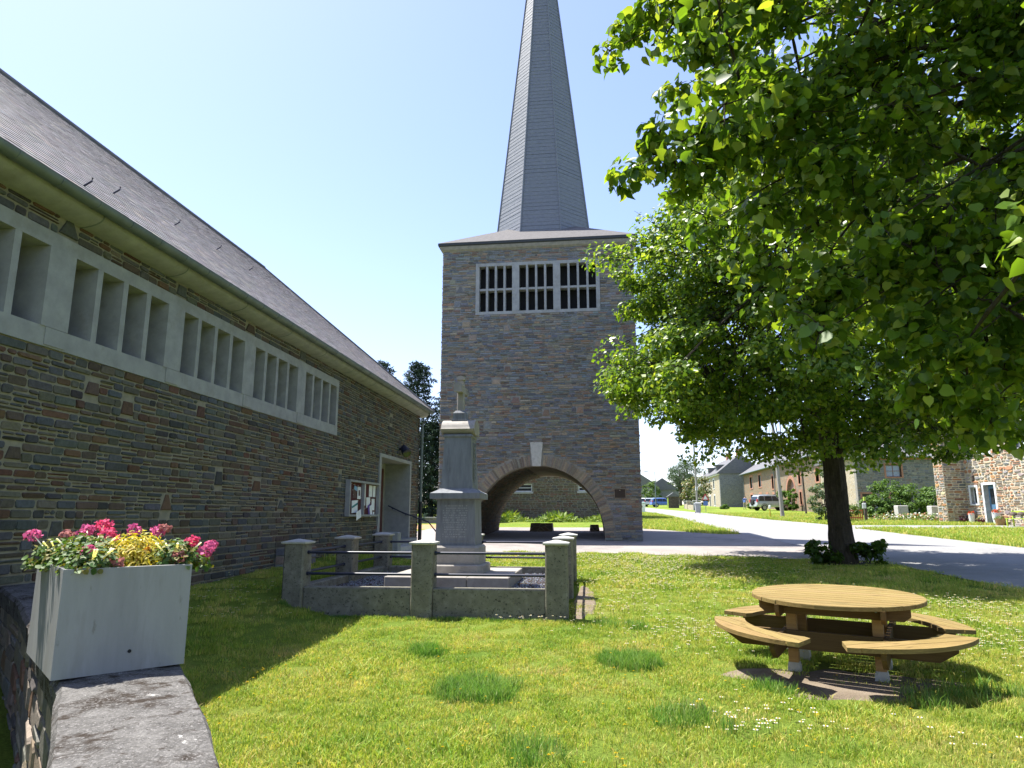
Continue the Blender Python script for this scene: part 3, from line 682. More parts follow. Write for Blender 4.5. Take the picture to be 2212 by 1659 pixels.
# belfry window
bf = MB(); yf = TY0 - .03
bf.box(BX0, BX1, yf, TY0 + .35, BZ0, BZ0 + .13); bf.box(BX0, BX1, yf, TY0 + .35, BZ1 - .14, BZ1)
bfo = bf.build('belfry_window', 'concrete', tower)
gr = [(-4.77, -3.36), (-3.06, -1.62), (-1.32, .17)]
xs = [BX0, gr[0][0], gr[0][1], gr[1][0], gr[1][1], gr[2][0], gr[2][1], BX1]
for a, c in zip(xs[0::2], xs[1::2]): MB().box(a, c, yf - .01, TY0 + .36, BZ0 + .13, BZ1 - .14).build('pier', 'concrete', bfo)
for a, c in gr:
    w = (c - a - 3 * .09) / 4
    MB().box(a, c, TY0 - .01, TY0 + .33, 11.04, 11.13).build('transom', 'concrete', bfo)
    for k in range(1, 4):
        x = a + k * w + (k - 1) * .09
        MB().box(x, x + .09, TY0 - .02, TY0 + .34, BZ0 + .13, BZ1 - .14).build('mullion', 'concrete', bfo)
    for zz, z2 in ((BZ0 + .13, 11.04), (11.13, BZ1 - .14)):
        for k in range(4):
            x = a + k * (w + .09); MB().box(x - .03, x + w + .03, TY0 + .42, TY0 + .45, zz - .05, z2 + .05).build('louvre', 'dark', bfo)
MB().box(TX0 + .5, TX1 - .5, TY0 + .55, TY1 - .55, 9.4, 9.6).build('floor', 'dark', tower)
M['lead'] = plain('dark_lead', (.05, .054, .06), .7, 0, .2)
# cornice, low hipped roof, octagonal spire
ov = .2
MB().loft([[(TX0 - q, TY0 - q, z), (TX1 + q, TY0 - q, z), (TX1 + q, TY1 + q, z), (TX0 - q, TY1 + q, z)] for q, z in ((-.02, TZ1 - .22), (.10, TZ1 - .12), (.14, TZ1 - .02), (.14, TZ1 + .02))], True, True).build('cornice', 'mortar_grey', tower)
MB().loft([[(TX0 - q, TY0 - q, z), (TX1 + q, TY0 - q, z), (TX1 + q, TY1 + q, z), (TX0 - q, TY1 + q, z)] for q, z in ((.15, TZ1 + .02), (ov, TZ1 + .05), (ov, TZ1 + .15), (ov - .03, TZ1 + .17))], True, True).build('gutter', 'lead', tower)
SX, SY, AP, SZ0, SZ1 = -2.27, 31.5, 2.24, 14.3, 35.6
def octo(ap, z): return [(SX + ap / math.cos(math.pi / 8) * math.cos(math.pi / 8 + k * math.pi / 4), SY + ap / math.cos(math.pi / 8) * math.sin(math.pi / 8 + k * math.pi / 4), z) for k in range(8)]
zr = TZ1 + .16
sq = [(TX0 - ov, TY0 - ov), (TX1 + ov, TY0 - ov), (TX1 + ov, TY1 + ov), (TX0 - ov, TY1 + ov)]
hb = MB(); hub = 1.2; ztop = zr + (TY1 - TY0 + 2 * ov) / 2 * .62
hb.loft([[(x, y, zr) for x, y in sq], [(SX + (x - SX) * .3, SY + (y - SY) * .3, zr + .7 * (ztop - zr)) for x, y in sq]], True, True)
def slate_tri(name, scale_z, cols, rough, spec=.85):
    m, nt, p, N, L = _nt(name); v = wpos(nt, (1, 1, 1))
    sep = N.new('ShaderNodeSeparateXYZ'); L.new(v, sep.inputs[0])
    wv = N.new('ShaderNodeMath'); wv.operation = 'MULTIPLY'; wv.inputs[1].default_value = scale_z; L.new(sep.outputs[2], wv.inputs[0])
    fr = N.new('ShaderNodeMath'); fr.operation = 'FRACT'; L.new(wv.outputs[0], fr.inputs[0])
    n = noise(nt, 5, 6, .65, wpos(nt, (1.4, 1.4, 2.5))); r = ramp(nt, n.outputs['Fac'], cols)
    nb_ = noise(nt, 16, 4, .7, wpos(nt, (1, 1, 2)))
    n2 = noise(nt, 22, 3, .6, wpos(nt, (1, 1, 1.6)))
    ad = N.new('ShaderNodeMath'); ad.operation = 'ADD'; L.new(fr.outputs[0], ad.inputs[0]); L.new(n2.outputs['Fac'], ad.inputs[1])
    L.new(r.outputs[0], p.inputs['Base Color']); p.inputs['Roughness'].default_value = rough; p.inputs['Specular IOR Level'].default_value = spec
    bump(nt, ad.outputs[0], .35, .015, p); return m
M['spire_slate'] = slate_tri('spire_slate', 7.5, [(.3, (.10, .11, .13)), (.7, (.155, .165, .185))], .58)
M['hip_slate'] = slate_tri('hip_slate', 9, [(.3, (.10, .095, .094)), (.7, (.15, .142, .138))], .85, .15)
hb.build('hip_roof', 'hip_slate', tower)
# spire built of slate courses: each course steps out slightly over the one above
sp = MB(); NCR = 112
for k in range(NCR):
    a, c = k / NCR, (k + 1) / NCR
    za, zc = SZ0 - 1.0 + (SZ1 - SZ0 + 1.0) * a, SZ0 - 1.0 + (SZ1 - SZ0 + 1.0) * c
    ap = lambda z: max(.02, AP * (SZ1 - z) / (SZ1 - SZ0))
    sp.loft([octo(ap(za) + .008 + random.uniform(-.002, .003), za + random.uniform(-.012, .012)), octo(ap(zc), zc)], True, False)
sp.build('spire', 'spire_slate', tower)
for k in range(8):
    p0, p1 = Vector(octo(AP * 1.045, SZ0 - .9)[k]), Vector(octo(.03, SZ1 - .1)[k])
    MB().tube([p0, p1], [.045, .03], 5).build('hip_strip', 'spire_slate', tower)
# bronze plaque on the right pier
pq = thing('plaque', 'small brown bronze plaque on the tower pier', 'plaque', (.91, TY0, 2.32))
b = MB(); b.box(.69, 1.13, TY0 - .05, TY0, 2.31, 2.67); b.build('plate', 'bronze', pq)
b = MB()
for q in ((.68, .70, 2.30, 2.68), (1.12, 1.14, 2.30, 2.68)): b.box(q[0], q[1], TY0 - .06, TY0 - .004, q[2], q[3])
b.box(.70, 1.12, TY0 - .06, TY0 - .004, 2.30, 2.32); b.box(.70, 1.12, TY0 - .06, TY0 - .004, 2.66, 2.68); b.build('rim', 'bronze_edge', pq)
MB().lathe([(.022, 2.59), (.03, 2.61), (.022, 2.63)], .905, TY0 - .055, 8).build('emblem', 'bronze_edge', pq)
# stone blocks lying beyond the passage
for x, y, w, h, lab in ((-2.75, 34.6, 1.15, .42, 'dark rough stone block lying under the tower arch'), (-.15, 34.8, .45, .34, 'small dark stone block beside the arch pier')):
    bl = thing('stone_block', lab, 'stone block', (x, y, T(x, y)))
    z = T(x, y); rr = lambda k: [(x + (w / 2 - k) * sx + random.uniform(-.04, .04), y + (.3 - k) * sy, z + (0 if k == 0 else h) + random.uniform(-.03, .03)) for sx, sy in ((-1, -1), (-.3, -1.05), (.4, -1), (1, -1), (1, 1), (-1, 1))]
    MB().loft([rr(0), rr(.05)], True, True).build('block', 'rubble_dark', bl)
# ------------------------------------------------------------------ war memorial
MX, MY = -2.54, 12.7
mon = thing('war_memorial', 'grey stone war memorial with tapered pillar, rounded cap and cross', 'memorial', (MX, MY, .45))
def sqr(h, z, hy=None, ch=0):
    hy = hy or h
    if not ch: return [(MX - h, MY - hy, z), (MX + h, MY - hy, z), (MX + h, MY + hy, z), (MX - h, MY + hy, z)]
    return [(MX - h + ch, MY - hy, z), (MX + h - ch, MY - hy, z), (MX + h, MY - hy + ch, z), (MX + h, MY + hy - ch, z), (MX + h - ch, MY + hy, z), (MX - h + ch, MY + hy, z), (MX - h, MY + hy - ch, z), (MX - h, MY - hy + ch, z)]
slab = MB()
for i in range(3):
    for k in range(2):
        MB().bbox(MX - 1.06 + i * .708, MX - 1.06 + (i + 1) * .708 - .008, MY - 1.1 + k * 1.1, MY - 1.1 + (k + 1) * 1.1 - .008, .42, .635, .012).build('paving_slab', 'plinthstone', mon)
MB().loft([sqr(.52, .63, ch=.09), sqr(.52, .77, ch=.09), sqr(.50, .79, ch=.09)]).build('step', 'plinthstone', mon)
MB().loft([sqr(.44, .79, ch=.07), sqr(.44, 1.08, ch=.07), sqr(.41, 1.115, ch=.07)]).build('plinth', 'plinthstone', mon)
die = MB().loft([sqr(.365, 1.115), sqr(.345, 1.93)]).build('pedestal', 'bluestone', mon)
# sunk inscription panel with rows of worn, unreadable lettering
def Pd(u, v, w): k = .365 - .02 * (v - 1.115) / .815; return (MX + u, MY - k - w, v)
b = MB()
for (a, c, e, f_) in ((-.27, -.255, 1.2, 1.86), (.255, .27, 1.2, 1.86), (-.255, .255, 1.2, 1.215), (-.255, .255, 1.845, 1.86)):
    v = [Pd(a, e, -.01), Pd(c, e, -.01), Pd(c, f_, -.01), Pd(a, f_, -.01), Pd(a, e, .006), Pd(c, e, .006), Pd(c, f_, .006), Pd(a, f_, .006)]
    b.add(v, [(4, 5, 6, 7), (0, 1, 5, 4), (1, 2, 6, 5), (2, 3, 7, 6), (3, 0, 4, 7)])
b.build('panel_border', 'bluestone', die)
M['worn_letter'] = plain('worn_lettering', (.33, .33, .32), .85)
b = MB()
for rI, z in enumerate(np.arange(1.26, 1.84, .042)):
    x = -.23 + (.05 if rI > 11 else 0) * random.random()
    while x < .2:
        w = random.uniform(.006, .016); h = .022
        if random.random() < .8:
            v = [Pd(x, z, -.01), Pd(x + w, z, -.01), Pd(x + w, z + h, -.01), Pd(x, z + h, -.01), Pd(x, z, .0025), Pd(x + w, z, .0025), Pd(x + w, z + h, .0025), Pd(x, z + h, .0025)]
            b.add(v, [(4, 5, 6, 7), (0, 1, 5, 4), (1, 2, 6, 5), (2, 3, 7, 6), (3, 0, 4, 7)])
        x += w + random.uniform(.008, .022)
b.build('worn_lettering', 'worn_letter', die, kind='stuff')
MB().loft([sqr(.36, 1.93), sqr(.46, 1.945), sqr(.46, 2.045), sqr(.44, 2.055), sqr(.36, 2.095), sqr(.31, 2.13)]).build('slab_cap', 'bluestone', mon)
shaft = MB().loft([sqr(.295, 2.12), sqr(.25, 3.08), sqr(.235, 3.09), sqr(.235, 3.13)]).build('pillar', 'bluestone', mon)
MB().loft([sqr(.255, 3.07), sqr(.275, 3.09), sqr(.275, 3.12), sqr(.25, 3.135)]).build('neck_moulding', 'bluestone', mon)
# carved palm on the side facing the road
pm = MB()
for k in range(9):
    t = k / 8; z = 2.25 + .6 * t; y = MY - .12 + .16 * t; x = MX + .292 - .045 * (z - 2.12)
    for s in (-1, 1): pm.tube([(x, y, z), (x + .02, y + s * .07, z + .09), (x + .006, y + s * .1, z + .15)], [.012, .014, .003], 5)
pm.tube([(MX + .30, MY - .14, 2.2), (MX + .27, MY + .06, 2.9)], .014, 6); pm.build('carved_palm', 'bluestone', mon)
# rounded cap: barrel along X
hw, hx = .29, .315
pf = [(MY - hw, 3.2), (MY - hw - .02, 3.23)] + [(MY - (hw) * math.cos(t), 3.22 + .2 * math.sin(t)) for t in np.linspace(.12, math.pi - .12, 14)] + [(MY + hw + .02, 3.23), (MY + hw, 3.2), (MY + .2, 3.13), (MY - .2, 3.13)]
MB().prism(pf, 'x', MX - hx, MX + hx).build('rounded_cap', 'plinthstone', mon, smooth=True)
MB().loft([sqr(.15, 3.40), sqr(.15, 3.43), sqr(.125, 3.435), sqr(.125, 3.55), sqr(.085, 3.60)]).build('cross_base', 'bluestone', mon)
cr = MB().loft([sqr(.068, 3.58, ch=.018), sqr(.06, 4.20, ch=.016)]).build('cross_shaft', 'plinthstone', mon)  # cross in lighter stone: olive tone, with a sunlit look put into the colour
MB().prism([(MX - .075, 4.20), (MX + .075, 4.20), (MX + .075, 4.255), (MX, 4.285), (MX - .075, 4.255)], 'y', MY - .08, MY + .08).build('cross_head', 'plinthstone', cr)
for s in (-1, 1):
    y0, y1 = sorted((MY + s * .05, MY + s * .30))
    MB().bbox(MX - .062, MX + .062, y0, y1, 3.95, 4.08, .01).build('cross_arm', 'plinthstone', cr)
    e0, e1 = sorted((MY + s * .26, MY + s * .32))
    MB().prism([(MX - .08, 3.93), (MX + .08, 3.93), (MX + .08, 4.07), (MX, 4.115), (MX - .08, 4.07)], 'y', e0, e1).build('arm_end', 'plinthstone', cr)

# enclosure: posts with caps, kerb, rails
EX0, EX1, EY0, EY1 = -4.68, -.62, 10.55, 14.95
enc = thing('memorial_enclosure', 'low concrete kerb with square posts and dark iron rails', 'fence', (MX, MY, .2))
def post(x, y):
    z0, w = T(x, y) - .25, .165
    v = []
    b = MB(); rr = lambda q, z: [(x + sx * q + random.uniform(-.004, .004), y + sy * q + random.uniform(-.004, .004), z) for sx, sy in ((-1, -.86), (-.86, -1), (.86, -1), (1, -.86), (1, .86), (.86, 1), (-.86, 1), (-1, .86))]
    b.loft([rr(w, z0), rr(w * 1.0, .7), rr(w * .985, 1.22)]); p = b.build('post', 'concrete_old', enc)
    c = MB(); sq4 = lambda q, z: [(x - q, y - q, z), (x + q, y - q, z), (x + q, y + q, z), (x - q, y + q, z)]
    c.loft([sq4(w + .02, 1.212), sq4(w + .03, 1.225), sq4(w + .03, 1.245), sq4(.02, 1.285)]); c.build('cap', 'concrete_cap', p)
xm, ym = (EX0 + EX1) / 2, (EY0 + EY1) / 2
PO = [(EX0, EY0), (xm, EY0), (EX1, EY0), (EX1, ym), (EX1, EY1), (xm, EY1), (EX0, EY1), (EX0, ym)]
for x, y in PO: post(x, y)
def kerb(x0, x1, y0, y1): MB().bbox(x0, x1, y0, y1, -.1, .57, .015).build('kerb', 'concrete_old', enc)
for a, c in ((EX0 + .16, xm - .16), (xm + .16, EX1 - .16)):
    kerb(a, c, EY0 - .1, EY0 + .1); kerb(a, c, EY1 - .1, EY1 + .1)
for a, c in ((EY0 + .16, ym - .16), (ym + .16, EY1 - .16)):
    kerb(EX0 - .1, EX0 + .1, a, c); kerb(EX1 - .1, EX1 + .1, a, c)
for i in range(8):
    (x0, y0), (x1, y1) = PO[i], PO[(i + 1) % 8]
    for z in (1.08, .76):
        d = Vector((x1 - x0, y1 - y0, 0)).normalized()
        b = MB(); b.tube([Vector((x0, y0, z)) + d * .15, Vector((x1, y1, z)) - d * .15], .021, 10)
        r_ = b.build('rail', 'iron', enc, smooth=True)
        for e in (Vector((x0, y0, z)) + d * .16, Vector((x1, y1, z)) - d * .2): MB().tube([e, e + d * .04], .03, 10).build('socket', 'iron', r_)
b = MB(); b.box(EX0 + .1, EX1 - .1, EY0 + .1, EY1 - .1, .2, .44); o = b.build('gravel_bed', 'soil', enc)
gb = MB()
for k in range(5200):
    x, y = random.uniform(EX0 + .12, EX1 - .12), random.uniform(EY0 + .12, EY1 - .12)
    if abs(x - MX) < 1.05 and abs(y - MY) < 1.08: continue
    s = random.uniform(.012, .028); a = random.random() * 6; z = .44
    v = [(x + s * math.cos(a + i * 2.1), y + s * math.sin(a + i * 2.1), z - .004) for i in range(3)] + [(x + random.uniform(-.3, .3) * s, y, z + s * .9)]
    gb.add(v, [(0, 1, 3), (1, 2, 3), (2, 0, 3)], jit((.21, .22, .245), .35))
gb.build('gravel', 'gravel', enc, kind='stuff')
patch('bare_earth', 'sandy bare strip along the enclosure posts facing the road', -.25, 12.4, .2, 1.9, 'dirt', .02, rough=.2)

# ------------------------------------------------------------------ boundary wall, lower left
CZ = .95
# left (street side) and right (lawn side) edges along the wall
WLf = [(-.42, .55), (-1.05, 1.28), (-1.56, 1.92), (-2.24, 2.76), (-3.3, 3.84), (-4.75, 5.32), (-6.0, 6.45)]
WRt = [(.12, .72), (-.62, 1.42), (-1.06, 1.98), (-1.30, 2.33), (-1.55, 2.67), (-1.98, 3.24), (-2.9, 4.22), (-4.3, 5.62), (-5.6, 6.95)]
def along(tab, t):
    L = [0]
    for a, c in zip(tab, tab[1:]): L.append(L[-1] + math.dist(a, c))
    s_ = t * L[-1]
    for k in range(len(tab) - 1):
        if s_ <= L[k + 1] + 1e-9:
            q = (s_ - L[k]) / (L[k + 1] - L[k]); return (tab[k][0] + (tab[k + 1][0] - tab[k][0]) * q, tab[k][1] + (tab[k + 1][1] - tab[k][1]) * q)
    return tab[-1]
WL = 8.0
def Wp(u, s, z):
    a, c = along(WLf, min(1, max(0, u / WL))), along(WRt, min(1, max(0, u / WL))); w = math.dist(a, c)
    return (a[0] + (c[0] - a[0]) * s / w, a[1] + (c[1] - a[1]) * s / w, z)
def Ww(u): return math.dist(along(WLf, min(1, max(0, u / WL))), along(WRt, min(1, max(0, u / WL))))
WN = Vector((.76, .65, 0))
bw = thing('boundary_wall', 'old rubble boundary wall with lichen covered concrete coping', 'wall', (-2.3, 3.0, 0))
cut = [0, 3.0, 4.6, 6.2, WL]
for k, (a, c) in enumerate(zip(cut, cut[1:])):
    b = MB(); n = 17; rings = []
    for i in range(n):
        u = a + (c - a) * i / (n - 1) + (.006 if i == 0 else -.006 if i == n - 1 else 0); w = Ww(u)
        e = lambda: random.uniform(-.006, .006)
        rings.append([Wp(u, .02 + e(), CZ - .17), Wp(u, w - .01 + e(), CZ - .17), Wp(u, w + e(), CZ - .025), Wp(u, w - .02 + e(), CZ), Wp(u, w * .7, CZ + .01 + e() * .5), Wp(u, w * .35, CZ + .011 + e() * .5), Wp(u, .02 + e(), CZ), Wp(u, 0 + e(), CZ - .03)])
    b.loft(rings); b.build('coping', 'coping', bw)
b = MB(); b.loft([[Wp(u, .06, -.4), Wp(u, Ww(u) - .05, -.4), Wp(u, Ww(u) - .05, CZ - .168), Wp(u, .06, CZ - .168)] for u in np.linspace(0, WL, 30)]); b.build('core', 'mortar', bw)
PAL_W = [(.22, .19, .15)] * 3 + [(.17, .16, .145)] * 3 + [(.26, .21, .15)] * 2 + [(.2, .12, .08), (.12, .11, .1), (.3, .26, .2)]
lay(masonry(.2, WL, 0, CZ - .17, lambda u, v, w: Wp(u, .06 - w, v), PAL_W, (.09, .2), (.2, .5), .018, .02, j=.02, ch=.03, inset=.012, split=.3), bw, 120, lambda s: s[0] / (1 + s[1][0] ** 2))
lay(masonry(.2, WL, 0, CZ - .17, lambda u, v, w: Wp(u, Ww(u) - .05 + w, v), PAL_W, (.08, .17), (.14, .36), .02, .03, j=.015, ch=.02, inset=.015), bw, 0, lambda s: s[0], rest='lawn_side_stones')

# ------------------------------------------------------------------ planter with flowers
pl = thing('planter', 'grey fibre cement planter box standing on the boundary wall', 'planter', (-2.31, 2.81, CZ))
Q0 = Vector((-2.31, 2.81, 0)); LW = .53; U = Vector((.67, .74, 0)).normalized(); V = Vector((-U.y, U.x, 0)); LL, PH = .80, .455
def Pp(a, c, z): p = Q0 + U * a + V * c; return (p.x, p.y, CZ + .012 + z)
def slabp(a0, a1, c0, c1, z0, z1): return MB().add([Pp(a, c, z) for z in (z0, z1) for c in (c0, c1) for a in (a0, a1)], [(0, 2, 3, 1), (4, 5, 7, 6), (0, 1, 5, 4), (2, 6, 7, 3), (0, 4, 6, 2), (1, 3, 7, 5)])
tk = .03
slabp(0, LW, 0, tk, 0, PH).build('side_panel', 'planter', pl); slabp(0, LW, LL - tk, LL, 0, PH).build('side_panel', 'planter', pl)
slabp(0, tk, tk + .001, LL - tk - .001, 0, PH + .003).build('side_panel', 'planter', pl); slabp(LW - tk, LW, tk + .001, LL - tk - .001, 0, PH - .002).build('side_panel', 'planter', pl)
slabp(tk, LW - tk, tk, LL - tk, .01, PH - .06).build('soil', 'soil', pl)
MB().tube([Pp(LW * .55, -.001, .085), Pp(LW * .55, -.004, .085)], .008, 8).build('drain_hole', 'dark', pl)
pl2 = thing('planter', 'second pale planter box half hidden behind the flowering one', 'planter', Pp(.02, LL + .02, 0))
slabp(.05, LW - .05, LL + .02, LL + .30, 0, PH - .08).build('box', 'planter', pl2)

def frames(n, dirs, spread, rng=RNG):
    """n orthonormal frames whose Z is near dirs"""
    z = dirs + rng.normal(0, spread, (n, 3)); z /= np.linalg.norm(z, axis=1)[:, None] + 1e-9
    y = rng.normal(0, 1, (n, 3)); y[:, 2] -= .7
    y -= z * (y * z).sum(1)[:, None]; y /= np.linalg.norm(y, axis=1)[:, None] + 1e-9
    x = np.cross(y, z); return x, y, z
LEAF_HEART = (np.array([(0, 0, 0), (0, .4, -.03), (0, .75, -.05), (0, 1.08, -.12), (-.3, -.06, .07), (-.5, .25, .1), (-.4, .62, .06), (-.14, .88, -.02), (.3, -.06, .07), (.5, .25, .1), (.4, .62, .06), (.14, .88, -.02)]),
              [(0, 1, 5, 4), (1, 2, 6, 5), (2, 3, 7, 6), (0, 8, 9, 1), (1, 9, 10, 2), (2, 10, 11, 3)])
LEAF_HEART6 = (np.array([(0, 0, 0), (-.42, .08, .09), (-.46, .48, .08), (0, 1.08, -.1), (.46, .48, .08), (.42, .08, .09), (0, .5, -.03)]), [(0, 6, 2, 1), (6, 3, 2), (6, 4, 3), (0, 5, 4, 6)])
LEAF_KITE = (np.array([(0, 0, 0), (-.44, .36, .09), (0, 1.05, -.06), (.44, .36, .09)]), [(0, 2, 1), (0, 3, 2)])
LEAF_LANCE = (np.array([(0, 0, 0), (-.14, .4, .03), (0, 1.0, -.08), (.14, .4, .03)]), [(0, 2, 1), (0, 3, 2)])
LEAF_ROUND = (np.array([(0, 0, 0), (-.42, .15, .08), (-.45, .6, .1), (0, .95, 0), (.45, .6, .1), (.42, .15, .08), (0, .5, -.03)]), [(0, 6, 2, 1), (6, 3, 2), (6, 4, 3), (0, 5, 4, 6)])
def leaves_mesh(name, pos, dirs, size, tmpl, mat, cols, spread=.5):
    tv, tf = tmpl; n = len(pos); x, y, z = frames(n, dirs, spread); z = z * RNG.uniform(-.4, 2.6, (n, 1))
    s = size[:, None, None] if np.ndim(size) else size
    v = pos[:, None, :] + s * (tv[None, :, 0:1] * x[:, None, :] + tv[None, :, 1:2] * y[:, None, :] + tv[None, :, 2:3] * z[:, None, :])
    k = len(tv); me = bpy.data.meshes.new(name)
    lens = np.array([len(f) for f in tf]); flat = np.concatenate([np.array(f) for f in tf])
    loops = (flat[None, :] + (np.arange(n) * k)[:, None]).ravel().astype(np.int32)
    me.vertices.add(n * k); me.vertices.foreach_set('co', v.astype(np.float32).ravel())
    me.loops.add(len(loops)); me.loops.foreach_set('vertex_index', loops)
    lt = np.tile(lens, n).astype(np.int32); ls = np.concatenate([[0], np.cumsum(lt)[:-1]]).astype(np.int32)
    me.polygons.add(len(lt)); me.polygons.foreach_set('loop_start', ls); me.polygons.foreach_set('loop_total', lt)
    me.update(calc_edges=True)
    at = me.color_attributes.new('Col', 'FLOAT_COLOR', 'POINT'); c = np.ones((n * k, 4), np.float32); c[:, :3] = np.repeat(cols, k, axis=0); at.data.foreach_set('color', c.ravel())
    me.materials.append(M[mat]); return me
def link(name, me, parent=None, kind=None):
    if parent is not None:
        o = base_of(parent); me.transform(Matrix.Translation(-o))
    ob = bpy.data.objects.new(name, me); COL.objects.link(ob); ob.parent = parent
    if kind: ob['kind'] = kind
    return ob
def pick(pal, n, k=.15):
    p = np.array(pal)[RNG.integers(0, len(pal), n)]; return p * RNG.uniform(1 - k, 1 + k, (n, 1))
GER = [(.05, .11, .025), (.07, .14, .03), (.09, .16, .04), (.13, .19, .07), (.17, .22, .10), (.16, .15, .03)]
def geranium(a, c, h, r, n, heads, label):
    g = thing('geranium', label, 'flower', Pp(a, c, PH - .06), group='geraniums in the planter')
    n = int(n * 1.5); base = np.array(Pp(a, c, PH - .02)); d = RNG.normal(0, 1, (n, 3)); d[:, 2] = np.abs(d[:, 2]); d /= np.linalg.norm(d, axis=1)[:, None]
    pos = base + d * (r * RNG.uniform(.25, 1, (n, 1)) ** .6) * np.array([1, 1, h / r])
    link('foliage', leaves_mesh('foliage', pos, d + np.array([0, 0, .6]), RNG.uniform(.016, .034, n), LEAF_ROUND, 'leaf_dull', pick(GER, n)), g, 'stuff')
    st = MB()
    for k in range(7):
        q = random.random() * 6; st.tube([base, base + np.array([math.cos(q) * r * .4, math.sin(q) * r * .4, h * .5]), base + np.array([math.cos(q) * r * .75, math.sin(q) * r * .75, h * .85])], .004, 5)
    st.build('stems', 'leaf_dull', g)
    for (ha, hc, hz, rr, col) in heads:
        rr *= .98; ctr = np.array(Pp(ha, hc, hz - .01)); m_ = int(40 + 900 * rr); dd = RNG.normal(0, 1, (m_, 3)); dd[:, 2] += .35; dd /= np.linalg.norm(dd, axis=1)[:, None]
        me = leaves_mesh('flower_head', ctr + dd * rr * RNG.uniform(.6, 1, (m_, 1)) * np.array([1, 1, .72]), dd, RNG.uniform(.012, .022, m_), LEAF_ROUND, 'petal', np.array(col) * RNG.uniform(.75, 1.15, (m_, 1)), .6)
        fh = link('flower_head', me, g)
        MB().tube([base + (ctr - base) * .45, ctr], .003, 5).build('stalk', 'leaf_dull', fh)
PK, HP, FD = (.62, .13, .30), (.66, .08, .19), (.45, .19, .17)
geranium(.06, .52, .15, .15, 420, [(-.05, .66, .60, .042, PK)], 'trailing geranium with one pink head hanging past the far planter corner')
geranium(.13, .30, .17, .17, 460, [(.16, .52, .62, .045, PK), (.22, .46, .645, .045, HP), (.23, .36, .60, .052, HP), (.08, .55, .6, .035, FD)], 'geranium with a tight cluster of bright pink heads')
geranium(.12, .10, .12, .13, 330, [(.11, .12, .535, .04, PK), (.21, .05, .485, .035, FD)], 'low geranium with fading heads spilling over the planter corner')
geranium(.42, .52, .15, .15, 330, [(.38, .55, .62, .04, PK), (.50, .55, .615, .04, PK), (.53, .53, .63, .03, FD)], 'geranium with pale pink heads behind the yellow shrublet')
geranium(.50, .16, .14, .16, 420, [(.56, .13, .57, .04, HP), (.61, .08, .52, .042, PK), (.65, .12, .545, .04, PK), (.48, .06, .5, .04, FD)], 'geranium with red and pink heads leaning over the lawn side')
YL = [(.48, .40, .04), (.58, .47, .06), (.40, .38, .05), (.30, .30, .04), (.55, .42, .10)]
yp = thing('golden_shrublet', 'golden yellow leaved shrublet in the middle of the planter', 'plant', Pp(.33, .3, PH - .06))
n = 1500; d = RNG.normal(0, 1, (n, 3)); d[:, 2] = np.abs(d[:, 2]); d /= np.linalg.norm(d, axis=1)[:, None]
link('foliage', leaves_mesh('foliage', np.array(Pp(.32, .24, PH - .04)) + d * np.array([.2, .2, .2]) * RNG.uniform(.4, 1, (n, 1)), d + [0, 0, .5], RNG.uniform(.03, .05, n), LEAF_LANCE, 'leaf_dull', pick(YL, n)), yp, 'stuff')
MB().tube([Pp(.33, .28, PH - .07), Pp(.34, .29, PH + .05)], .008, 6).build('stem', 'bark', yp)
rp = thing('copper_leaf_plant', 'copper and cream leaved plant beside the golden shrublet', 'plant', Pp(.46, .36, PH - .06))
n = 300; d = RNG.normal(0, 1, (n, 3)); d[:, 2] = np.abs(d[:, 2]); d /= np.linalg.norm(d, axis=1)[:, None]
link('foliage', leaves_mesh('foliage', np.array(Pp(.46, .3, PH - .03)) + d * np.array([.11, .11, .13]) * RNG.uniform(.4, 1, (n, 1)), d + [0, 0, .5], RNG.uniform(.025, .04, n), LEAF_ROUND, 'leaf_dull', pick([(.3, .09, .05), (.35, .14, .08), (.45, .36, .2), (.2, .07, .04)], n)), rp, 'stuff')
MB().tube([Pp(.46, .3, PH - .07), Pp(.46, .31, PH + .04)], .006, 6).build('stem', 'bark', rp)
# small ferns rooted in the wall joints
for k, (u, z) in enumerate(((1.55, .42), (1.85, .55), (2.15, .62), (2.55, .6), (1.35, .3))):
    c = np.array(Wp(u, -.05, z)); n = 60; d = RNG.normal(0, 1, (n, 3)) + np.array([-WN.x, -WN.y, .2]) * 1.2; d /= np.linalg.norm(d, axis=1)[:, None]
    f_ = thing('wall_fern', 'small pale green plant rooted in the rubble wall face', 'plant', tuple(c), group='plants in the boundary wall')
    link('fronds', leaves_mesh('fronds', c + d * .05 * RNG.uniform(.3, 1, (n, 1)), d, RNG.uniform(.012, .022, n), LEAF_ROUND, 'leaf_dull', pick([(.16, .24, .10), (.22, .30, .14)], n)), f_)

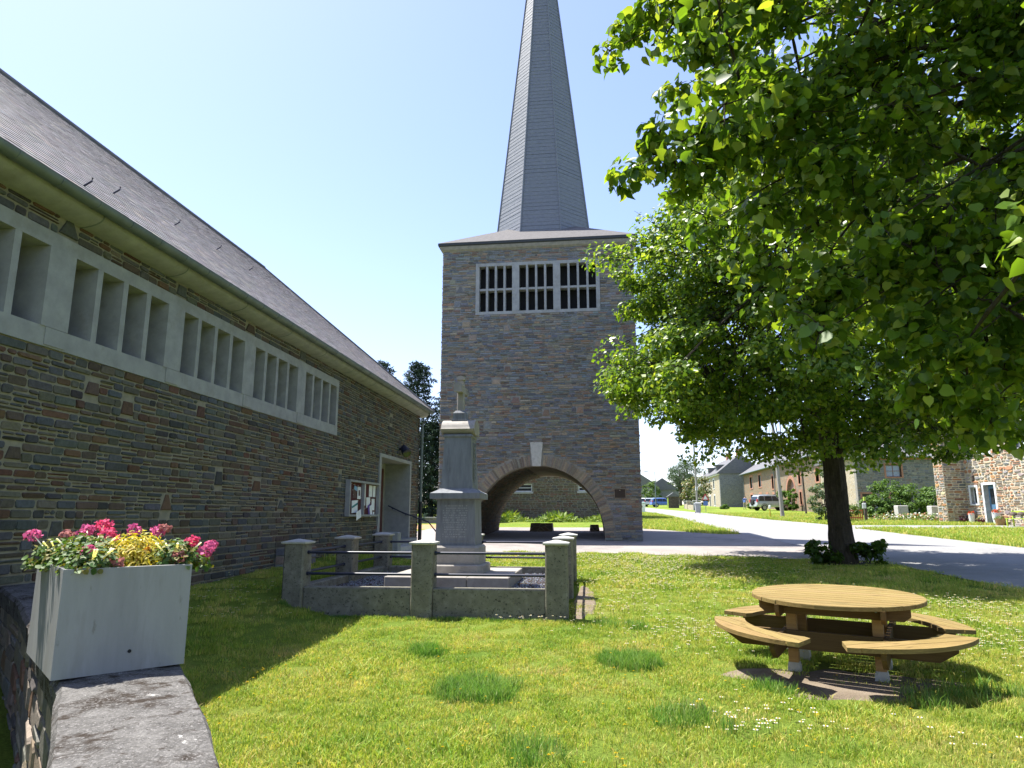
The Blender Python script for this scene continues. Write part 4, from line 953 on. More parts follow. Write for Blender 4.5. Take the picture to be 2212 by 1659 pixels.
# ------------------------------------------------------------------ round picnic table
tb = thing('picnic_table', 'round wooden picnic table with four attached curved benches', 'picnic table', (2.5, 7.95, T(2.5, 7.95) + .0), R(-24))
tb.rotation_euler = (R(1.8), R(.5), R(-24))
def disc_planks(parent, name, z0, z1, pred, xr, cuts, mat='wood'):
    """boards along X cut by an outline: pred(y)->list of (x0,x1) at that y"""
    for (a, c) in zip(cuts, cuts[1:]):
        g = .006; ys = np.linspace(a + g, c - g, 7); lo, hi = [], []
        iv = [pred(y) for y in ys]
        good = [(y, q) for y, q in zip(ys, iv) if q]
        if len(good) < 3: continue
        poly = [(q[0], y) for y, q in good] + [(q[1], y) for y, q in good[::-1]]
        col = jit((1, 1, 1), .14)
        b = MB(); cx = sum(p[0] for p in poly) / len(poly); cy = sum(p[1] for p in poly) / len(poly)
        sh = [(cx + (x - cx) * .994, cy + (y - cy) * .97) for x, y in poly]
        b.loft([[(x, y, z0) for x, y in poly], [(x, y, z1 - .006) for x, y in poly], [(x, y, z1) for x, y in sh]], True, True, col); b.build(name, mat, parent, local=True)
TR = .84
top = MB(); 
disc_planks(tb, 'table_board', .725, .765, lambda y: (-math.sqrt(max(0, TR * TR - y * y)), math.sqrt(max(0, TR * TR - y * y))) if abs(y) < TR - .004 else None, None, list(np.linspace(-TR, TR, 12)))
def seat(k):
    ang = R(45 + 90 * k); r0, r1, half = .93, 1.25, R(31)
    e = bpy.data.objects.new('bench', None); COL.objects.link(e); e.parent = tb; e.rotation_euler = (0, 0, ang - R(90))
    # in bench frame the bench lies across +Y; boards run along X
    def pr(y):
        best = []
        xm_ = math.sqrt(max(0, r1 * r1 - y * y)); 
        xe = y * math.tan(half) + .12
        x1 = min(xm_, xe)
        return x1
    ya = r0 * math.cos(half) - .02
    cuts = [ya, ya + .15, ya + .30, r1]
    for (a, c) in zip(cuts, cuts[1:]):
        ys = np.linspace(a + .004, min(c - .004, r1 - .002), 8); 
        # outer boundary on both sides; inner arc bites into the middle
        L_, R_ = [], []
        outer = [(pr(y), y) for y in ys]
        inn = []
        segs = []
        # split in one piece if the inner arc is below this board, else left and right pieces
        def xin(y): return math.sqrt(max(0, r0 * r0 - y * y)) if y < r0 else 0
        if c <= r0 + .002 or a < r0:
            for s in (-1, 1):
                poly = [(s * xin(y), y) for y in ys] + [(s * x, y) for x, y in outer[::-1]]
                if all(abs(xin(y)) >= pr(y) - .01 for y in ys): continue
                poly2 = [(s * min(xin(y), pr(y) - .004), y) for y in ys] + [(s * x, y) for x, y in outer[::-1]]
                MB().loft([[(x, y, .435) for x, y in poly2], [(x, y, .475) for x, y in poly2]], True, True, jit((1, 1, 1), .12)).build('seat_board', 'wood', e, local=True)
        else:
            poly = [(-x, y) for x, y in outer] + [(x, y) for x, y in outer[::-1]]
            MB().loft([[(x, y, .435) for x, y in poly], [(x, y, .475) for x, y in poly]], True, True, jit((1, 1, 1), .12)).build('seat_board', 'wood', e, local=True)
    return e
for k in range(4): seat(k)
LG = .40
for s in (-1, 1):
    for ax in (0, 1):
        b = MB(); L = 1.06; zz = .255 if ax == 0 else .25
        prof = [(-L, .435), (-L, .36), (-L + .16, zz), (L - .16, zz), (L, .36), (L, .435)]
        if ax == 0: b.prism([(u, w) for u, w in prof], 'y', s * LG - .022, s * LG + .022, (.95,) * 3)
        else: b.prism([(u, w - .002) for u, w in prof], 'x', s * (LG + .075) - .022, s * (LG + .075) + .022, (.9,) * 3)
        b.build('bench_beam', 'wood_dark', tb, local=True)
        b = MB(); L2 = .70
        prof = [(-L2, .725), (-L2, .65), (-L2 + .06, .60), (L2 - .06, .60), (L2, .65), (L2, .725)]
        if ax == 0: b.prism(prof, 'y', s * (LG) - .022, s * (LG) + .022)
        else: b.prism([(u, w - .002) for u, w in prof], 'x', s * (LG + .075) - .02, s * (LG + .075) + .02)
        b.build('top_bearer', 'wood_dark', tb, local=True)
M['wood_leg'] = wood_mat('leg_pine', (.28, .155, .06), (.42, .25, .1))
for sx in (-1, 1):
    for sy in (-1, 1):
        x, y = sx * LG, sy * (LG - .07)
        b = MB(); b.loft([[(x - .048, y - .046, z), (x + .048, y - .046, z), (x + .048, y + .046, z), (x - .048, y + .046, z)] for z in (.10, .724)]); lg = b.build('leg', 'wood_leg', tb, local=True)
        MB().loft([[(x + a * q, y + c * q, z) for a, c in ((-1, -1), (1, -1), (1, 1), (-1, 1))] for q, z in ((.06, -.2), (.06, .06), (.05, .11))]).build('concrete_foot', 'concrete_cap', lg, local=True)
        for z in (.37, .68): MB().tube([(x, sy * (LG + .02), z), (x, sy * (LG + .03), z)], .012, 8).build('bolt', 'zinc', lg, local=True)
# ------------------------------------------------------------------ houses
def opening(parent, P, u0, u1, v0, v1, glass='glass', frame='white', surround=None, sw=.12, depth=.18, bars=(1, 1), sill=True, arch=False):
    """window set into a wall: surround, frame, panes. P(u, v, w): w out of the wall"""
    def bx(a, c, e, f, w0, w1):
        v = [P(x, y, w) for w in (w0, w1) for y in (e, f) for x in (a, c)]
        return MB().add(v, [(0, 2, 3, 1), (4, 5, 7, 6), (0, 1, 5, 4), (2, 6, 7, 3), (0, 4, 6, 2), (1, 3, 7, 5)])
    win = bx(u0, u1, v0, v1, -depth - .03, -depth).build('window', glass, parent)
    t = min(.07, (u1 - u0) * .1)
    fr = MB()
    for q in ((u0, u0 + t, v0, v1), (u1 - t, u1, v0, v1)): fr.add(*_bv(P, *q, -depth, -depth + .04))
    for q in ((u0 + t, u1 - t, v0, v0 + t), (u0 + t, u1 - t, v1 - t, v1)): fr.add(*_bv(P, *q, -depth, -depth + .04))
    for k in range(1, bars[0] + 1):
        x = u0 + (u1 - u0) * k / (bars[0] + 1); fr.add(*_bv(P, x - .025, x + .025, v0 + t, v1 - t, -depth, -depth + .03))
    for k in range(1, bars[1] + 1):
        y = v0 + (v1 - v0) * k / (bars[1] + 1); fr.add(*_bv(P, u0 + t, u1 - t, y - .025, y + .025, -depth, -depth + .034))
    fr.build('frame', frame, win)
    if surround:
        s_ = MB()
        for q in ((u0 - sw, u0, v0 - sw * .6, v1 + sw), (u1, u1 + sw, v0 - sw * .6, v1 + sw)): s_.add(*_bv(P, *q, -depth - .04, .03))
        s_.add(*_bv(P, u0, u1, v1, v1 + sw, -depth - .04, .03)); s_.add(*_bv(P, u0, u1, v0 - sw * .6, v0, -depth - .04, .05)); s_.build('surround', surround, win)
    elif sill:
        MB().add(*_bv(P, u0 - .1, u1 + .1, v0 - .14, v0, -depth, .07)).build('sill', 'concrete_cap', win)
    return win
def _bv(P, a, c, e, f, w0, w1):
    return [P(x, y, w) for w in (w0, w1) for y in (e, f) for x in (a, c)], [(0, 2, 3, 1), (4, 5, 7, 6), (0, 1, 5, 4), (2, 6, 7, 3), (0, 4, 6, 2), (1, 3, 7, 5)]
def wall_with_holes(P, u0, u1, v0, v1, holes, thick):
    """slab pieces round rectangular holes"""
    b = MB(); us = sorted({u0, u1} | {min(max(q, u0), u1) for h in holes for q in h[:2]})
    for a, c in zip(us, us[1:]):
        m_ = (a + c) / 2; blk = sorted((h[2], h[3]) for h in holes if h[0] < m_ < h[1]); cur = v0
        for e, f in blk:
            if e > cur: b.add(*_bv(P, a, c, cur, e, -thick, 0))
            cur = max(cur, f)
        if cur < v1: b.add(*_bv(P, a, c, cur, v1, -thick, 0))
    return b
# right-hand stone house with white framed door
F0 = Vector((23.0, 43.9, 0)); FD_ = Vector((-.134, .991, 0)); FN = Vector((-.991, -.134, 0))
hz = T(23, 44)
def Ph(u, v, w): p = F0 + FD_ * u + FN * w; return (p.x, p.y, v)
house = thing('stone_house', 'sunlit orange and grey rubble house with white framed blue door', 'house', tuple(Ph(0, hz, 0)))
HH = [(-.45, .45, hz - .2, 3.42), (1.08, 1.62, 2.33, 3.32), (-.42, .6, 5.3, 6.5), (-3.2, -2.2, 5.3, 6.75), (-6.4, -5.3, 2.2, 3.6), (-6.4, -5.3, 5.3, 6.75)]
wall_with_holes(Ph, -8, 3.0, hz - .6, 8.2, HH, .5).build('wall', 'mortar_cream', house)
b = MB(); b.add([Ph(u, v, w) for w in (-9, -.5) for (u, v) in ((-8, hz - .6), (3, hz - .6), (3, 8.2), (-8, 8.2))], [(0, 1, 2, 3), (0, 4, 5, 1), (1, 5, 6, 2), (3, 2, 6, 7), (0, 3, 7, 4), (4, 7, 6, 5)]); b.build('body', 'rubble_cream', house)
SW = .14
st = masonry(-8, 1.95, hz - .1, 8.1, Ph, PAL_HOUSE, (.13, .28), (.2, .55), .065, .035, holes=[(a - SW, c + SW, e - .1, f + SW) for a, c, e, f in HH], j=.045, ch=.09, inset=.018, split=.35)
lay(st, house, 240, seen(Ph))
for (a, c, e, f) in HH[1:]: opening(house, Ph, a, c, e, f, 'glass', 'white', 'white', SW, .2, (1 if c - a > .7 else 0, 1 if c - a > .7 else 0))
dr = MB(); dr.add(*_bv(Ph, -.42, .42, hz - .1, 3.4, -.3, -.26)); dro = dr.build('door', 'blue_door', house)
s_ = MB()
for q in ((-.45 - SW, -.45, hz - .2, 3.42 + SW), (.45, .45 + SW, hz - .2, 3.42 + SW)): s_.add(*_bv(Ph, *q, -.34, .03))
s_.add(*_bv(Ph, -.45, .45, 3.42, 3.42 + SW, -.34, .03)); s_.build('door_frame', 'white', dro)
MB().add(*_bv(Ph, -.3, .3, 2.3, 3.2, -.26, -.25)).build('door_pane', 'glass', dro)
MB().tube([Ph(-.33, 2.1, -.24), Ph(-.33, 2.25, -.24)], .015, 6).build('handle', 'zinc', dro)
# thick buttress wall at the end of the facade
hole = []
def Pb(u, v, w): p = F0 + FD_ * (1.98 - w) + FN * u; return (p.x, p.y, v)
def Pe(u, v, w): p = F0 + FD_ * u + FN * (1.35 + w); return (p.x, p.y, v)
bt = MB(); bt.add(*_bv(Pb, -.4, 1.35, hz - .6, 8.6, -.9, 0)); bto = bt.build('buttress', 'mortar_cream', house)
PAL_SHADED = [tuple(x * .8 for x in c) for c in PAL_HOUSE]  # house stones darkened: shade put into the buttress face turned from the sun
lay(masonry(0, 1.35, hz - .1, 8.5, Pb, PAL_SHADED, (.1, .2), (.2, .5), .045, .03, j=.02, ch=.05, inset=.015), bto, 60, lambda s: s[0])
lay(masonry(1.98, 2.86, hz - .1, 8.5, Pe, PAL_HOUSE, (.12, .22), (.25, .5), .045, .03, j=.02, ch=.05, inset=.015), bto, 30, lambda s: s[0])
rf = MB(); rf.add([Ph(u, v, w) for u in (-8.3, 2.4) for (w, v) in ((.4, 8.1), (-4.5, 11.6), (-9.4, 8.1), (-9.4, 7.95), (.4, 7.95))], [(0, 1, 2, 3, 4), (9, 8, 7, 6, 5), (0, 5, 6, 1), (1, 6, 7, 2), (2, 7, 8, 3), (3, 8, 9, 4), (4, 9, 5, 0)]); rf.build('roof', 'slate_far', house)
lt = thing('wall_lantern', 'dark iron lantern bracket on the stone house wall', 'lamp', Ph(.85, 3.7, 0))
MB().tube([Ph(.85, 4.3, 0), Ph(.85, 4.35, .12), Ph(.82, 4.15, .3)], .02, 6).build('bracket', 'iron', lt); MB().lathe([(.05, 3.65), (.09, 3.75), (.09, 4.0), (.03, 4.1)], *Ph(.82, 0, .3)[:2], 8).build('lantern', 'rustpole', lt)
for u, mat, w, h, lab, fl in ((1.9, 'purple', .24, .3, 'plum coloured pot of pale flowers at the buttress foot', (.6, .35, .4)), (1.35, 'white', .17, .62, 'tall white pot of red flowers under the narrow window', (.6, .08, .04)),
                       (.35, 'purple', .2, .34, 'plum coloured pot of pale flowers left of the blue door', (.65, .5, .5)), (-.75, 'white', .2, .75, 'tall white pot of red flowers right of the blue door', (.6, .08, .04)), (-1.2, 'brownearth', .25, .38, 'rounded clay pot beside the tall white pot', (.2, .25, .08))):
    q = Ph(u, 0, .45 if h < .5 else .32); z = T(q[0], q[1])
    p_ = thing('flower_pot', lab, 'flower pot', (q[0], q[1], z), group='pots by the stone house')
    MB().lathe([(w * .7, z - .02), (w * .95, z + h * .6), (w, z + h), (w * .85, z + h - .02)], q[0], q[1], 14).build('pot', mat, p_, smooth=True)
    n = 120; d = RNG.normal(0, 1, (n, 3)); d[:, 2] = abs(d[:, 2]); d /= np.linalg.norm(d, axis=1)[:, None]
    cc = pick([fl, fl, (.08, .15, .03)], n); link('flowers', leaves_mesh('flowers', np.array([q[0], q[1], z + h - .05]) + d * np.array([w * 1.15, w * 1.15, .22]) * RNG.uniform(.5, 1, (n, 1)), d, RNG.uniform(.05, .09, n), LEAF_ROUND, 'leaf_dull', cc), p_, 'stuff')
# lime green garden bench with dark toadstools on it
q = Ph(-3.4, 0, 1.0); gz = T(q[0], q[1])
gb_ = thing('garden_bench', 'lime green garden bench before the stone house', 'bench', (q[0], q[1], gz))
def Pg(u, v, w): p = F0 + FD_ * (-3.4 + u) + FN * (1.0 + w); return (p.x, p.y, gz + v)
for k in range(3): MB().add(*_bv(Pg, -.75, .75, .43, .46, -.2 + k * .14, -.2 + k * .14 + .12)).build('slat', 'lime_paint', gb_)
for k in range(2): MB().add(*_bv(Pg, -.75, .75, .6 + k * .16, .7 + k * .16, -.24, -.21)).build('back_slat', 'lime_paint', gb_)
for u in (-.65, .65):
    for w in (-.18, .18): MB().add(*_bv(Pg, u - .03, u + .03, 0, .43 if w > 0 else .88, w - .03, w + .03)).build('leg', 'lime_paint', gb_)
for k, u in enumerate((-.3, .25)):
    c = Pg(u, 0, .05); tsd = thing('toadstool', ('dark toadstool ornament on the bench end nearer the blue door', 'dark toadstool ornament on the bench end away from the door')[1 - k], 'ornament', (c[0], c[1], gz + .46))
    MB().lathe([(.06, gz + .46), (.05, gz + .62)], c[0], c[1], 10).build('stem', 'concrete_cap', tsd); MB().lathe([(.2, gz + .6), (.21, gz + .64), (.15, gz + .76), (.04, gz + .81)], c[0], c[1], 14).build('cap', 'rustpole', tsd, smooth=True)

# barn, gable side in shade, beyond the hedge
barn = thing('barn', 'grey rubble barn with slate roof and arched windows behind the hedge', 'barn', (34, 66, T(34, 66)))
def Pr(u, v, w): return (u, 66 - w, v)
BH = [(26.1, 27.4, 5.05, 6.15), (23.85, 24.65, 2.3, 3.55), (26.25, 27.0, 2.4, 3.6), (33, 34, 5.0, 6.1)]
wall_with_holes(Pr, 23.5, 46, .8, 6.85, BH, .5).build('wall', 'mortar_grey', barn)
MB().box(24.1, 46, 66.5, 76, .8, 6.8).build('body', 'rubble_grey', barn)
st = masonry(23.5, 38, 1.5, 6.6, Pr, PAL_BARN, (.12, .24), (.2, .6), .05, .03, holes=[(a - .16, c + .16, e - .14, f + .2) for a, c, e, f in BH], j=.03, ch=.05, inset=.015)
lay(st, barn, 80, seen(Pr))
MB().box(23.5, 46, 65.98, 66.02, 6.6, 6.84).build('brick_band', 'brickred', barn)
for i, (a, c, e, f) in enumerate(BH): opening(barn, Pr, a, c, e, f, 'glass_sky' if i in (0, 3) else 'glass', 'brown_door' if i == 0 else 'iron', 'brickred', .15, .2, (1, 1))
MB().add([(x, y, z) for x in (23.1, 46.3) for (y, z) in ((65.55, 6.78), (65.55, 6.9), (71, 9.3), (76.5, 6.9), (76.5, 6.78))], [(0, 1, 2, 3, 4), (9, 8, 7, 6, 5), (0, 5, 6, 1), (1, 6, 7, 2), (2, 7, 8, 3), (3, 8, 9, 4), (4, 9, 5, 0)]).build('roof', 'slate_far', barn)
MB().tube([(23.1, 65.5, 6.82), (46.3, 65.5, 6.82)], .08, 8).build('gutter', 'zinc', barn)
for x in (24.3, 29.9):
    z = 7.8; y = 65.55 + (z - 6.9) / (9.3 - 6.9) * 5.45; d = Vector((0, 5.45, 2.4)).normalized(); nn = Vector((0, -2.4, 5.45)).normalized(); c = Vector((x, y, z))
    v = [tuple(c + Vector((sx * .55, 0, 0)) + d * sy * .6 + nn * h) for h in (-.02, .09) for sx, sy in ((-1, -1), (1, -1), (1, 1), (-1, 1))]
    k = MB().add(v, [(0, 1, 2, 3), (4, 5, 6, 7), (0, 1, 5, 4), (1, 2, 6, 5), (2, 3, 7, 6), (3, 0, 4, 7)]).build('skylight', 'iron', barn)
    v = [tuple(c + Vector((sx * .45, 0, 0)) + d * sy * .5 + nn * .1) for sx, sy in ((-1, -1), (1, -1), (1, 1), (-1, 1))]; MB().add(v, [(0, 1, 2, 3)]).build('pane', 'glass_sky', k)

# farmhouse: long brown stone range along the road
farm = thing('farmhouse', 'long brown stone farmhouse with arched gateway and red brick trim', 'farmhouse', (26, 90, T(24, 90)))
def Pf(u, v, w): return (23.5 - w, u, v)
FH_ = [(108.2, 109.8, 5.7, 7.35), (102.6, 104.1, 5.7, 7.35), (95.6, 96.5, 5.15, 6.8), (85.9, 89.3, 1.6, 6.0), (83.3, 84.1, 5.25, 6.7), (83.3, 84.0, 2.9, 4.3), (108.4, 109.9, 3.1, 4.7), (102.9, 104.2, 2.7, 4.6), (95.4, 96.3, 3.0, 4.4), (99.2, 100.0, 3.9, 4.5), (76.5, 77.6, 5.2, 6.4), (71, 72.1, 5.2, 6.4)]
wall_with_holes(Pf, 66.5, 76.1, 1.2, 6.8, FH_[-1:], .5).build('wing_wall', 'rubble_cream', farm)
wall_with_holes(Pf, 76.1, 114.5, 1.2, 8.0, FH_[:-1], .5).build('wall', 'rubble_brown', farm)
MB().box(24.0, 31.5, 76.1, 114.5, 1.2, 8.0).build('body', 'rubble_brown', farm)
for i, (a, c, e, f) in enumerate(FH_):
    if i == 3: continue
    opening(farm, Pf, a, c, e, f, 'glass', 'white' if i in (0, 1) else 'brown_door', 'brickred', .3, .25, (1 if c - a > 1 else 0, 0))
ga = MB().add(*_bv(Pf, 85.9, 89.3, 1.6, 6.0, -.4, -.34)).build('gateway_door', 'brown_door', farm)
for k in range(15):
    t0, t1 = math.pi * k / 15, math.pi * (k + 1) / 15
    E2 = lambda t, q: (87.6 - (1.72 + q) * math.cos(t), 4.3 + (1.72 + q) * math.sin(t))
    v = [Pf(*p, w) for w in (-.34, .04) for p in (E2(t0 + .01, 0), E2(t1 - .01, 0), E2(t1 - .01, .38), E2(t0 + .01, .38))]
    MB().add(v, [(0, 1, 2, 3), (4, 5, 6, 7), (0, 1, 5, 4), (1, 2, 6, 5), (2, 3, 7, 6), (3, 0, 4, 7)]).build('arch_brick', 'brickred', farm)
for s0, s1 in ((85.5, 85.9), (89.3, 89.7)): MB().add(*_bv(Pf, s0, s1, 1.6, 4.3, -.34, .04)).build('gate_jamb', 'brickred', farm)
for k in (0, 1):
    b = MB(); c0 = 85.9 if k == 0 else 89.3; s = 1 if k == 0 else -1
    E3 = [(87.6 - 1.72 * math.cos(t), 4.3 + 1.72 * math.sin(t)) for t in np.linspace(0, math.pi / 2, 8)]; E3 = E3 if k == 0 else [(2 * 87.6 - x, z) for x, z in E3]
    poly = [(c0, 6.02)] + E3; v = [Pf(x, z, w) for w in (-.33, 0.0) for x, z in poly]; n = len(poly)
    b.add(v, [tuple(range(n)), tuple(range(n, 2 * n))] + [(i, (i + 1) % n, n + (i + 1) % n, n + i) for i in range(n)]); b.build('arch_spandrel', 'rubble_brown', farm)
MB().add([(x, y if z < 9 else y + q, z) for y, q in ((76.2, 6), (115, 0)) for (x, z) in ((23.0, 7.95), (23.0, 8.08), (27.6, 11.0), (32, 8.08), (32, 7.95))], [(0, 1, 2, 3, 4), (9, 8, 7, 6, 5), (0, 5, 6, 1), (1, 6, 7, 2), (2, 7, 8, 3), (3, 8, 9, 4), (4, 9, 5, 0)]).build('roof', 'slate_far', farm)
MB().tube([(22.95, 76.2, 8.0), (22.95, 115, 8.0)], .09, 8).build('gutter', 'zinc', farm)
for y in (94.9, 114.2): MB().tube([(22.95, y, 7.95), (23.4, y, 7.4), (23.4, y, 2.0)], .06, 6).build('downpipe', 'zinc', farm)

# tall house with grey gable
gh = thing('gable_house', 'tall stone house with plain grey gable and cream street front', 'house', (24, 126, T(22, 126)))
def Pgf(u, v, w): return (20.2 - w, u, v)
GW = [(131.4, 132.5, 6.2, 7.7), (126.9, 127.9, 6.2, 7.7), (122.4, 123.5, 6.2, 7.7), (131.4, 132.4, 3.3, 5.0), (126.9, 127.9, 2.9, 5.0), (122.2, 123.2, 3.3, 5.0)]
wall_with_holes(Pgf, 117.6, 136, 1.8, 8.5, GW, .5).build('front_wall', 'rubble_cream', gh)
for (a, c, e, f) in GW: opening(gh, Pgf, a, c, e, f, 'glass', 'white', 'white', .2, .2, (1, 0))
MB().prism([(20.2, 1.8), (27.2, 1.8), (27.2, 8.5), (23.7, 11.4), (20.2, 8.5)], 'y', 117, 117.6).build('gable_wall', 'rubble_grey', gh)
MB().box(20.7, 27.2, 117.6, 136, 1.8, 8.5).build('body', 'rubble_grey', gh)
MB().box(19.95, 20.2, 117.0, 136.1, 8.25, 8.5).build('cornice', 'white', gh)
MB().add([(x, y, z) for y in (116.8, 136.2) for (x, z) in ((19.8, 8.4), (19.8, 8.52), (23.7, 11.65), (27.6, 8.52), (27.6, 8.4))], [(0, 1, 2, 3, 4), (9, 8, 7, 6, 5), (0, 5, 6, 1), (1, 6, 7, 2), (2, 7, 8, 3), (3, 8, 9, 4), (4, 9, 5, 0)]).build('roof', 'slate_far', gh)
for y in (121.5, 129.5):
    dm = MB().box(20.5, 22.6, y - .75, y + .75, 8.6, 10.0).build('dormer', 'slate_far', gh); MB().box(20.2, 22.9, y - .95, y + .95, 10.0, 10.15).build('dormer_roof', 'zinc', dm); MB().box(20.47, 20.5, y - .45, y + .45, 8.95, 9.85).build('dormer_window', 'glass', dm)
for y in (118.2, 127): MB().box(23.3, 24.1, y - .35, y + .35, 11.0, 12.6).build('chimney', 'brickred', gh)

# building seen through the tower arch
rb = thing('old_barn', 'shaded mossy stone building seen through the tower arch', 'building', (-5, 55, T(-5, 55)))
def Pq(u, v, w): return (u, 52 - w, v)
RW = [(-6.7, -4.85, 3.4, 3.98), (-1.35, .3, 3.42, 3.98)]
wall_with_holes(Pq, -12, 2.6, .9, 6.2, RW, .5).build('wall', 'mortar', rb)
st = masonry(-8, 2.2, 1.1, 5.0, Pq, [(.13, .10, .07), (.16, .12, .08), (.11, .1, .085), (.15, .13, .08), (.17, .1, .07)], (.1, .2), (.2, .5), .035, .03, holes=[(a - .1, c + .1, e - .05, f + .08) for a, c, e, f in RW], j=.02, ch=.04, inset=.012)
lay(st, rb, 60, seen(Pq))
for (a, c, e, f) in RW: opening(rb, Pq, a, c, e, f, 'glass', 'white', None, .1, .15, (0, 1), sill=True)
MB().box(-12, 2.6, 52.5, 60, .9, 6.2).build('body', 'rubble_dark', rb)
MB().add([(x, y, z) for x in (-12.3, 2.9) for (y, z) in ((51.6, 6.1), (51.6, 6.22), (56, 9), (60.4, 6.22), (60.4, 6.1))], [(0, 1, 2, 3, 4), (9, 8, 7, 6, 5), (0, 5, 6, 1), (1, 6, 7, 2), (2, 7, 8, 3), (3, 8, 9, 4), (4, 9, 5, 0)]).build('roof', 'slate_far', rb)
# low wall behind the church corner
lw = thing('low_wall', 'low shaded stone wall under the conifers behind the church', 'wall', (-11, 44.6, T(-11, 44.6)))
MB().box(-18, -6.9, 44.4, 44.75, .8, 1.46).build('core', 'mortar_grey', lw); MB().bbox(-18.05, -6.85, 44.33, 44.82, 1.46, 1.53, .01).build('coping', 'concrete', lw)
lay(masonry(-14, -6.9, 1.0, 1.46, lambda u, v, w: (u, 44.4 - w, v), PAL_BARN, (.12, .2), (.25, .6), .03, .03), lw, 40, lambda s: s[0])
# far houses down the road
for (x, y, w, l, h, rh, lab) in ((10.5, 176, 9, 10, 4.2, 3.2, 'distant grey roofed house beside the far street lamp'), (16.5, 182, 8, 9, 3.6, 3.0, 'distant low house half hidden by the far hedge trees')):
    z = T(x, y); hs = thing('far_house', lab, 'house', (x, y, z)); MB().box(x - w / 2, x + w / 2, y - l / 2, y + l / 2, z - .5, z + h).build('wall', 'rubble_grey', hs)
    MB().add([(x + sx * (w / 2 + .3) if sx else x, y + sy * (l / 2 + .3), z + h + (rh if sx == 0 else 0)) for sy in (-1, 1) for sx in (-1, 0, 1)], [(0, 1, 2), (3, 5, 4), (0, 3, 4, 1), (1, 4, 5, 2), (0, 2, 5, 3)]).build('roof', 'slate_far', hs)
    for k in (-1, 1): MB().box(x + k * w / 4 - .5, x + k * w / 4 + .5, y - l / 2 - .03, y - l / 2, z + 1, z + 2.4).build('window', 'glass', hs)
